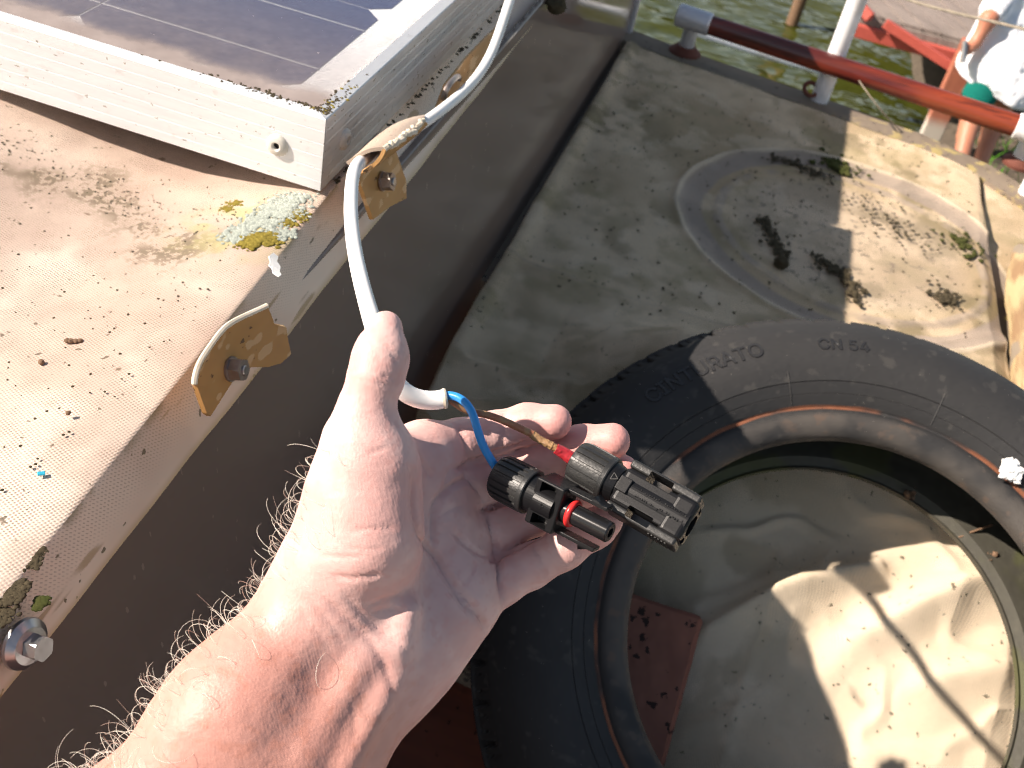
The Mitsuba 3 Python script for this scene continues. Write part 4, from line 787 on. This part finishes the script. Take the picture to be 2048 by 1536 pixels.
# wrist ends of the four metacarpals, index side to little-finger side (across the wrist)
acr = nrm(A(*(-.0506,0.2425,-.3448)) - A(*(-.0901,0.246,-.3203)))
SIDE_OFF = [acr * t + PN * 0 for t in (-.017, -.006, .006, .016)]
HL = np.array([np.array(p) for ch in FING.values() for p, r in ch] + [THC, THM, THI, THT, WR, EL, EL2, EL3])
lo, hi = HL.min(0) - .045, HL.max(0) + .030
hand = surface_nets(hand_sdf, lo, hi, .00115)
hv = np.array(hand.vertices); hf = np.array(hand.faces); print('hand', len(hv)) if False else None
hn = np.array(hand.vertex_normals)
# creases: lines that lie on the palm side, as points in space
def carve(lines):
    global hv
    disp = np.zeros(len(hv))
    for pts, depth, w in lines:
        q = spline(pts, 160) if len(pts) > 2 else np.linspace(pts[0], pts[-1], 160); dd, ii = cKDTree(q).query(hv, distance_upper_bound=w * 4)
        ok = np.isfinite(dd); t = ii[ok] / 159.0; disp[ok] = np.maximum(disp[ok], depth * np.minimum(1, 6 * np.minimum(t, 1 - t) + .15) * np.exp(-(dd[ok] / w) ** 2))
    hv -= hn * disp[:, None]
CREASES = [([[-.0589,.3027,-.2909],[-.0567,.3064,-.2933],[-.0554,.313,-.2968],[-.0535,.3164,-.2973],[-.0514,.3192,-.2972],[-.0493,.3217,-.2968],[-.0469,.3232,-.2955],[-.0445,.325,-.2947],[-.0421,.3268,-.2939],[-.0396,.3284,-.2929],[-.0371,.329,-.2909],[-.0344,.3299,-.2897],[-.0317,.3308,-.2886]], 0.0022, 0.0011),
 ([[-.0447,.3056,-.3113],[-.042,.3097,-.3121],[-.0391,.3133,-.3126],[-.0362,.3164,-.3123]], 0.0024, 0.0011),
 ([[-.0362,.3164,-.3123],[-.033,.317,-.3108],[-.0298,.3178,-.3093],[-.0271,.3197,-.308],[-.0244,.3219,-.307],[-.0221,.3245,-.306],[-.0199,.3271,-.3046],[-.0177,.3297,-.3032]], 0.0022, 0.001),
 ([[-.0343,.2883,-.3179],[-.0324,.2939,-.3206],[-.03,.2973,-.3209],[-.0276,.2991,-.3193],[-.0252,.3009,-.3176],[-.0229,.3034,-.3166],[-.0182,.307,-.3132],[-.0159,.308,-.3105]], 0.003, 0.0011),
 ([[-.064,.3211,-.2857],[-.0614,.3178,-.2863],[-.059,.3158,-.288],[-.0569,.3147,-.2906],[-.0551,.3147,-.2944],[-.0534,.3155,-.299]], 0.0013, 0.0012),
 ([[-.049,.3346,-.2835],[-.0472,.3303,-.2841],[-.0461,.3275,-.2861],[-.0456,.3254,-.289],[-.0452,.3244,-.2928]], 0.0009, 0.0009),
 ([[-.0559,.3078,-.295],[-.0536,.308,-.2982],[-.051,.3077,-.3005],[-.0481,.3077,-.3027],[-.0459,.3074,-.3054],[-.0443,.3073,-.3093]], 0.0016, 0.0011),
 ([[-.0443,.3073,-.3093],[-.0426,.3066,-.312],[-.0404,.3029,-.3117],[-.0386,.3004,-.3126],[-.0369,.2986,-.3143],[-.0354,.2973,-.3167],[-.0341,.2968,-.3199],[-.0325,.2938,-.3206],[-.0308,.2892,-.3194],[-.0293,.286,-.3198],[-.028,.2835,-.3209],[-.0267,.2815,-.3226],[-.0255,.2801,-.325],[-.0243,.2795,-.3283]], 0.0024, 0.0013),
 ([[-.0405,.3245,-.2991],[-.0373,.3222,-.3009],[-.0349,.3206,-.3041],[-.0331,.3204,-.3091]], 0.0006, 0.0008),
 ([[-.0205,.3008,-.3146],[-.0178,.2974,-.3146],[-.0153,.2952,-.316],[-.0135,.2936,-.3188],[-.0118,.2934,-.3231]], 0.0007, 0.0009),
 ([[-.009,.3059,-.3054],[-.0064,.3031,-.3064],[-.0042,.3013,-.3088],[-.0024,.3006,-.3127]], 0.0006, 0.0008),
 ([[-.0661,.2701,-.2671],[-.0652,.2688,-.2691],[-.0643,.2674,-.271],[-.0634,.266,-.273],[-.0625,.2646,-.2749],[-.0615,.2634,-.277],[-.0605,.2622,-.2791],[-.0595,.261,-.2812],[-.0582,.2605,-.2837],[-.0568,.2609,-.2869],[-.0557,.2624,-.2914],[-.0562,.2744,-.307],[-.0541,.2743,-.3092],[-.052,.2736,-.3108],[-.0498,.2724,-.3121],[-.0477,.2711,-.3131],[-.0455,.2697,-.3141],[-.0434,.2683,-.3152],[-.0413,.2671,-.3164],[-.0392,.2661,-.3177],[-.0371,.2652,-.3193],[-.0349,.2649,-.3212],[-.0327,.2648,-.3234],[-.0306,.2651,-.326]], 0.0026, 0.0013),
 ([[-.0544,.2754,-.3083],[-.0555,.2773,-.3065],[-.0567,.2791,-.3047],[-.0577,.2811,-.3029],[-.0585,.2832,-.3012],[-.0593,.2852,-.2993],[-.0598,.2873,-.2975],[-.0594,.2899,-.2962],[-.0584,.2928,-.2954],[-.0571,.2959,-.2951],[-.0556,.2993,-.2952],[-.0541,.3038,-.2968],[-.0525,.3091,-.2993]], 0.0018, 0.0012),
 ([[-.0544,.2754,-.3083],[-.0525,.2743,-.3102],[-.0506,.2729,-.3117],[-.0482,.2718,-.3128],[-.0458,.2706,-.3137],[-.0434,.2695,-.3148],[-.041,.2685,-.3159],[-.0387,.2678,-.3172],[-.0363,.2673,-.3188],[-.0341,.2669,-.3208],[-.0319,.2666,-.3231],[-.0298,.2668,-.3259],[-.028,.2672,-.3295],[-.0263,.2693,-.3352]], 0.0022, 0.0012),
 ([[-.0508,.2854,-.3048],[-.0481,.2849,-.307],[-.0453,.2848,-.3091],[-.0424,.2849,-.3111],[-.0394,.2861,-.3132],[-.0364,.2892,-.3164],[-.0335,.2942,-.321]], 0.0011, 0.001),
 ([[-.0597,.3017,-.2903],[-.0592,.2985,-.2918],[-.0588,.2956,-.2934],[-.0586,.2928,-.2952],[-.0584,.2901,-.297],[-.0581,.2875,-.2988],[-.0575,.285,-.3008],[-.0569,.2825,-.3027]], 0.0009, 0.0009),
 ([[-.0662,.2771,-.2683],[-.0674,.2922,-.2852],[-.0652,.2925,-.2881],[-.0629,.2927,-.2907]], 0.001, 0.0012),
 ([[-.0298,.266,-.3266],[-.0281,.2672,-.3291],[-.0265,.2692,-.3325]], 0.0012, 0.001),
 ([[-.0402,.2684,-.3163],[-.0393,.272,-.3153],[-.0389,.2757,-.3144],[-.0388,.2798,-.3136]], 0.0006, 0.0009),
 ([[-.0574,.2839,-.3016],[-.0557,.2875,-.3005],[-.0534,.2911,-.3002],[-.0507,.2955,-.3012]], 0.0005, 0.0008),
 ([[-.0858,.2833,-.2413],[-.0839,.2838,-.2423],[-.082,.2851,-.2433],[-.0803,.2874,-.2448]], 0.0005, 0.0009),
 ([[-.087,.2811,-.2432],[-.0845,.2817,-.2441],[-.0823,.2831,-.2452],[-.0803,.2856,-.2468]], 0.0006, 0.0009),
 ([[-.0886,.2902,-.2344],[-.086,.2898,-.2355],[-.084,.2894,-.2375],[-.0823,.2889,-.2399]], 0.0004, 0.0008),
 ([[-.0811,.2632,-.2595],[-.0791,.2644,-.2591],[-.0773,.266,-.2588],[-.0757,.2679,-.2587]], 0.0005, 0.0009),
 ([[-.0789,.2452,-.2801],[-.0759,.246,-.279],[-.073,.2472,-.2782],[-.0701,.2487,-.2778],[-.0673,.2505,-.2779],[-.0646,.2526,-.2783]], 0.0004, 0.0008),
 ([[-.0778,.2417,-.2844],[-.0744,.2422,-.2837],[-.0711,.243,-.2834],[-.0681,.2445,-.2829],[-.0652,.2463,-.2829]], 0.0004, 0.0008),
 ([[-.0857,.24,-.2907],[-.0822,.2398,-.2891],[-.0788,.2398,-.2878],[-.0756,.2402,-.2867],[-.0726,.2411,-.2857],[-.0697,.2423,-.285]], 0.0005, 0.0009),
 ([[-.0803,.2367,-.2943],[-.0772,.2369,-.2938],[-.0742,.2373,-.2936],[-.0714,.2381,-.2929],[-.0687,.2393,-.2922],[-.0661,.2406,-.2918],[-.0635,.2423,-.2918]], 0.0008, 0.001),
 ([[-.0658,.2379,-.3054],[-.0633,.2405,-.3039],[-.0604,.2437,-.3039],[-.0574,.2474,-.3054]], 0.0006, 0.0009),
 ([[-.0646,.2379,-.3075],[-.0622,.2401,-.3081],[-.0598,.2423,-.3086],[-.0569,.2435,-.3088],[-.054,.2445,-.3085]], 0.0006, 0.0009),
 ([[-.0737,.2355,-.3],[-.0716,.2355,-.3022],[-.0695,.2357,-.3046],[-.0675,.2359,-.307],[-.0653,.2364,-.3092],[-.063,.2368,-.3115],[-.0607,.2371,-.3135],[-.0582,.2369,-.3147],[-.0556,.2366,-.3154],[-.0529,.2362,-.3161],[-.0505,.236,-.3174],[-.0482,.2362,-.3197],[-.0461,.2374,-.3233],[-.044,.2383,-.3265]], 0.00055, 0.0012),
 ([[-.0819,.2334,-.302],[-.0796,.233,-.3031],[-.0773,.2328,-.3043],[-.0751,.2327,-.3057],[-.0729,.2327,-.3072],[-.0708,.2328,-.3089],[-.0686,.233,-.3106],[-.0665,.2332,-.3125],[-.0643,.2333,-.3142],[-.062,.2331,-.3155],[-.06,.2323,-.317],[-.0581,.2315,-.3185],[-.0562,.2309,-.3204],[-.0544,.2304,-.3223],[-.0528,.2293,-.3243],[-.0513,.2282,-.3259],[-.0497,.227,-.3277],[-.0483,.2261,-.3298],[-.0472,.2254,-.3325],[-.0463,.2252,-.3362],[-.0454,.2249,-.3398]], 0.00072, 0.0014),
 ([[-.0847,.2319,-.3045],[-.0823,.2311,-.3056],[-.0799,.2305,-.307],[-.0776,.23,-.3085],[-.0754,.2295,-.3103],[-.0732,.229,-.3122],[-.0711,.2285,-.3143],[-.069,.2282,-.3164]], 0.00033, 0.001),
 ([[-.0519,.2367,-.316],[-.0499,.2356,-.3182],[-.048,.2353,-.3214],[-.0464,.2349,-.3249],[-.0456,.2333,-.3276],[-.0448,.2319,-.3306]], 0.00033, 0.001),
 ([[-.0869,.2291,-.3079],[-.0845,.2281,-.3089],[-.0821,.2273,-.3102],[-.0798,.2266,-.3116],[-.0776,.226,-.3132],[-.0754,.2256,-.3151],[-.0733,.2253,-.3172],[-.0711,.225,-.3193]], 0.00028, 0.0009),
 ([[-.0575,.2324,-.3181],[-.0556,.2315,-.32],[-.0537,.2308,-.3222],[-.0518,.23,-.3242],[-.0502,.2288,-.3261],[-.0488,.2275,-.3281],[-.0474,.2265,-.3307],[-.0463,.2263,-.3344],[-.0451,.2262,-.3384]], 0.00033, 0.001),
 ([[-.061,.2165,-.3285],[-.0593,.2151,-.3308],[-.0574,.2135,-.3327],[-.0562,.2111,-.3341],[-.0553,.2085,-.3354],[-.0544,.206,-.3367]], 0.00028, 0.001)]
carve(CREASES)
# wrinkled, slightly lumpy skin: along the wrist the folds run across the arm
across = (hv - WR) @ SIDE; along = (hv - WR) @ AXS
wr = np.clip((along + .012) / .03, 0, 1)
lp = meshkit.fbm(np.stack([across * 90, along * 260, hv[:, 2] * 90], 1), 3, 2) - .5
hv += hn * (.0005 * wr * lp + .0006 * (meshkit.fbm(hv * 130, 3, 8) - .5))[:, None]
tip = cKDTree(np.array([ch[-1][0] for ch in FING.values()] + [THT])).query(hv)[0]
pink = np.exp(-(tip / .022) ** 2); back = np.clip(.5 - .5 * ((hn @ PN) - .1) * 2, 0, 1)
hairy = np.clip((along + .03) / .05, 0, 1) * np.clip((-(hn @ SIDE) * np.sign(SIDE @ (WR - A(*(-.0359,0.249,-.3264)))) * -1 + .55) / .5, 0, 1)
skin_attr = np.stack([pink, wr, hairy], 1)
def skin_col(p, n, uv):
    m = fbm(p.x * 70, p.y * 70, p.z * 70, 4); f = fbm(p.x * 420, p.y * 420, p.z * 420, 2); b = fbm(p.x * 28, p.y * 28, p.z * 28, 3)
    c = mix((.59, .345, .315), (.65, .42, .385), smoothstep(.35, .65, m)); c = mix(c, (.57, .29, .255), smoothstep(.50, .72, b) * .45)
    c = mix(c, (.60, .30, .265), smoothstep(.5, .8, f) * .4)
    # ruddier, freckled fore-arm: a matter of where on the arm the skin is
    q = p - mi.Point3f(*WR.tolist()); al = q.x * float(AXS[0]) + q.y * float(AXS[1]) + q.z * float(AXS[2]); w = smoothstep(-.01, .03, al)
    c = mix(c, (.48, .22, .17), w * .8); c = mix(c, (.47, .20, .145), w * smoothstep(.52, .72, fbm(p.x * 260, p.y * 260, p.z * 260, 3)) * .5)
    for t in TIPS: c = mix(c, (.66, .28, .25), smoothstep(.026, .006, dr.norm(p - mi.Point3f(*t))) * .55)
    return c
TIPS = [[float(x) for x in ch[-1][0]] for ch in FING.values()]
def skin_bump(p, n, uv):
    a, b, _ = voronoi(p.x * 900 + p.z * 500, p.y * 900 - p.z * 400)
    return .6 * fbm(p.x * 700, p.y * 700, p.z * 700, 2) + .3 * (b - a)
mat('skin', skin_col, lambda p, n, uv: .42 + .18 * fbm(p.x * 160, p.y * 160, p.z * 160, 2), skin_bump, .00022, 2.5e-4, spec=.45, two=False, sheen=.15)
tag('person', 'outstretched open left hand and hairy forearm holding the cable and two plugs', 'person')
put('person__arm', trimesh.Trimesh(hv, hf, process=False), 'skin', True)
# nails on the far side of the fingers' ends, thin plates
# hairs of the forearm
hn2 = np.array(trimesh.Trimesh(hv, hf, process=False).vertex_normals)
g = np.random.default_rng(11); left = -SIDE if (SIDE @ (A(*(-.1157,0.2129,-.3409)) - A(*(-.0489,0.2328,-.3282)))) < 0 else SIDE
wgt = np.clip((hn2 @ left) + .25, 0, 1.2) ** 1.8 * np.clip((along + .050) / .05, 0, 1) * (along < .16); wgt /= wgt.sum()
roots = g.choice(len(hv), 560, p=wgt); H = []
def hair(v, n, L, curl, seed):
    gg = np.random.default_rng(seed); down = nrm(AXS * -.2 + left * .9 + gg.normal(0, .35, 3)); d = nrm(n * 1.0 + left * .3 + gg.normal(0, .3, 3)); ax = nrm(np.cross(d, down)); p = v - n * .0006; pts = [p]; K = 9
    for k in range(K):
        p = p + d * L / K; pts.append(p); ang = curl / K; d = d * math.cos(ang) + np.cross(ax, d) * math.sin(ang) + ax * (ax @ d) * (1 - math.cos(ang)); d = nrm(d)
    return tube(pts, np.linspace(.00009, .00004, K + 1), 4, False)
H = [hair(hv[i], hn2[i], g.uniform(.008, .019) * (1.35 if g.random() < .15 else .8), g.uniform(1.2, 4.2), int(i) + k) for k, i in enumerate(roots)]
scene['hair_fibre'] = {'type': 'twosided', 'b': {'type': 'principled', 'base_color': {'type': 'rgb', 'value': [.80, .74, .64]}, 'roughness': .35, 'specular': .6}}
put('person__arm_hair', join(*H), 'hair_fibre', True, kind='stuff', label='long pale curling hairs along the forearm')

# ================================================================ the jetty and the person on the bank
JA, JB = A(*(0.5875,6.9672,-2.0300)), A(*(1.2232,6.9865,-2.0300)); je = nrm(JB - JA); jn = nrm(np.cross(A(0, 0, 1), je)); jn = jn if jn[1] > 0 else -jn
SD = nrm(A(*(0.6756,7.3314,-2.0300)) - A(*(0.7632,7.0857,-2.0300)))
tag('jetty', 'grey plank jetty over the water on a red steel frame', 'jetty')
from shapely.geometry import Polygon, box as sbox
p0 = (JA - je * .05)[:2]; L = 2.0
deckp = Polygon([p0, p0 + je[:2] * L, p0 + je[:2] * L + jn[:2] * 3.2 + SD[:2] * .0, p0 + jn[:2] * 3.2])
sp = A(-SD[1], SD[0], 0); sp = sp if sp @ je > 0 else -sp; PW = abs(((A(*(0.8533,7.4958,-2.0300)) - A(*(0.6756,7.3314,-2.0300))) @ sp)) / 2.0
for k in range(-26, 14):
    c = A(*(0.6756,7.3314,-2.0300)) + sp * PW * k; a, b = (c - SD * 5)[:2], (c + SD * 5)[:2]; w = sp[:2] * (PW - .012)
    q = deckp.intersection(Polygon([a, b, b + w, a + w]))
    if q.area > .002:
        for gq in getattr(q, 'geoms', [q]): put('jetty__plank', move(trimesh.creation.extrude_polygon(gq, .035, engine='earcut'), None, (0, 0, -2.065 + .003 * math.sin(k * 1.7))), 'plank_wood', False)
def beam(a, b, w, h, key, m):
    a, b = A(*a), A(*b); put(key, move(cbox(np.linalg.norm(b - a), w, h, .004), frame(np.cross(nrm(b - a), jn) * (1 if np.cross(nrm(b - a), jn)[2] > 0 else -1), b - a), (a + b) / 2), m, False)
put('jetty__edge_board', move(cbox(L, .02, .05, .002), np.stack([je, jn, A(0, 0, 1)], 1), JA - je * .05 + je * L / 2 - A(0, 0, .045) - jn * .012), 'plank_wood', False)
beam(JA - je * .12 - A(0, 0, .095) - jn * .05, JA + je * .62 - A(0, 0, .095) - jn * .05, .05, .075, 'jetty__beam', 'red_paint')
Q = lambda x, y: A(*(0.7013,6.8438,-2.0500)) if False else None
dj = float((JA + JB)[1] / 2)
beam((0.679,6.8600,-2.0249), (1.1317,6.8000,-2.1438), .04, .055, 'jetty__brace', 'red_paint')
beam((0.4339,6.9500,-1.9458), (0.5924,6.8600,-2.0191), .045, .06, 'jetty__brace', 'red_paint')
pt, pb = A(*(1.1164,6.7065,-1.9745)), A(*(1.1588,6.3570,-2.4175)); pdn = A(pt[0], pt[1], -2.75)
put('jetty__post', move(cbox(.115, .085, 1.05, .006), np.stack([je, jn, A(0, 0, 1)], 1), A(*(1.1358,6.5395,-2.2181)) * A(1, 1, 0) + A(0, 0, -2.42)), 'post_wood', False)
put('mooring_pile', cyl(A(*(0.2,8.3452,-2.6500)) - A(0, 0, .3), A(*(0.2,8.3452,-2.6500)) + A(.01, 0, .75), .045, 18), 'pile_wood', 30, 'dark wooden pile standing in the water left of the jetty', 'pile')
put('white_pole', tube([A(*(-.1861,2.9051,-1.0094)), A(*(-.0799,2.9647,-1.0346)), A(*(0.0535,3.0281,-1.0601)), A(*(0.1905,3.0935,-1.0838))], .010, 10), 'white_paint', 30, 'thin white pole lying level behind the red handrail', 'pole')

D2 = 5.9
S = {k: A(*v) for k, v in dict(
 neck=(1.2264,6.6664,-1.4815), shl=(1.1499,6.3737,-1.5591), shr=(1.4125,6.7190,-1.6104), chest=(1.3076,6.5302,-1.6658), belly=(1.2919,6.3896,-1.8061), hip=(1.3129,6.2982,-1.9237),
 elb=(1.0926,6.1570,-1.6579), wri=(1.0740,6.1138,-1.7727), kn1=(1.1924,6.0493,-2.0513), kn2=(1.3615,6.2477,-2.1080), an1=(1.2137,5.8585,-2.2930), an2=(1.3507,6.0335,-2.3408), hp1=(1.2359,6.1781,-1.9309), hp2=(1.3874,6.3631,-1.9688), head=(1.1591,6.7347,-1.3038), hem1=(1.2062,6.1406,-1.9883), hem2=(1.4644,6.3321,-2.0213)).items()}
def body2(P):
    d = rc(P, S['neck'], S['head'], .055, .10); d = smin(d, rc(P, S['chest'], S['hip'], .13, .14), .06)
    for a, b, r1, r2 in (('hp1', 'kn1', .085, .060), ('kn1', 'an1', .056, .040), ('hp2', 'kn2', .085, .060), ('kn2', 'an2', .056, .040), ('shl', 'elb', .050, .042), ('elb', 'wri', .041, .030)):
        d = smin(d, rc(P, S[a], S[b], r1, r2), .03)
    for k, kk in (('kn1', 'an1'), ('kn2', 'an2')):
        c = S[k] * .62 + S[kk] * .38; d = smin(d, rc(P, c + A(.01, .02, 0), c + A(.01, .02, -.08), .052, .046), .03)
        f = nrm(A(-.7, -.2, 0)); d = smin(d, rc(P, S[kk] - A(0, 0, .04), S[kk] - A(0, 0, .06) + f * .15, .036, .028), .02)
    h = S['wri']; f = nrm(A(*(1.0503,6.0845,-1.8049)) - h); d = smin(d, rc(P, h, h + f * .05, .030, .032), .02)
    for k in range(4): u = A(0, .018 * (k - 1.5), .006 * (k - 1.5)); d = smin(d, rc(P, h + f * .06 + u, h + f * .085 + u - A(0, 0, .030), .0105, .0095), .005)
    d = smin(d, rc(P, h + f * .04, h + f * .06 + A(-.03, -.02, .03), .012, .010), .008)
    return d
def coat2(P):
    d = rc(P, S['chest'], S['hip'], .155, .175); d = smin(d, rc(P, S['hip'], (S['hem1'] + S['hem2']) / 2, .185, .225), .12); d = smin(d, rc(P, S['chest'] * .6 + S['shl'] * .4, A(*(1.1970,6.2227,-1.9165)), .115, .135), .16)
    d = smin(d, rc(P, S['shl'], S['shr'], .085, .085), .07); d = smin(d, rc(P, S['shl'], S['chest'], .09, .14), .06)
    d = smin(d, rc(P, S['shl'], S['elb'] * .72 + S['shl'] * .28, .075, .072), .03)
    h1, h2 = A(*(1.1268,6.0682,-1.9677)), A(*(1.4416,6.1971,-2.0247)); e = h2 - h1; d = smax(d, (h1 - P) @ nrm(A(-e[2], 0, e[0])), .006)
    return d + .018 * (meshkit.fbm(P.astype(float) * A(8, 8, 3), 3, 3).astype(np.float32) - .5)
def shorts2(P):
    d = smin(rc(P, S['hp1'], S['kn1'], .088, .092), rc(P, S['hp2'], S['kn2'], .095, .095), .04); d = smin(d, rc(P, S['hp1'], S['hp2'], .10, .10), .05)
    return smax(d, -((P - (S['kn1'] * .80 + S['hp1'] * .20)) @ A(0, 0, 1)), .004)
tag('person_001', 'person in a long white top and green shorts standing on the bank beyond the rail', 'person')
al = np.array(list(S.values())); b0, b1 = al.min(0) - .30, al.max(0) + .30
put('person_001__body', surface_nets(body2, b0, b1, .011, 6, .08), 'far_skin', True)
put('person_001__shirt', surface_nets(coat2, b0, b1, .011, 6, .10), 'white_cloth', True, label='long white top')
put('person_001__shorts', surface_nets(shorts2, b0, b1, .011, 6, .10), 'green_cloth', True, label='green shorts')
put('person_001__hair', lump(S['head'] + A(.02, .02, .03), .118, 9, 3, 1.0, .2), 'crumb', True)
put('walking_stick', cyl(A(*(1.0114,6.0581,-1.7665)), A(*(1.0400,6.0135,-1.8594)), .014, 12), 'steel', 30, 'short pale metal rod gripped in the hand of the person in white', 'rod')
for d_ in ('grass_two_sided',): pass
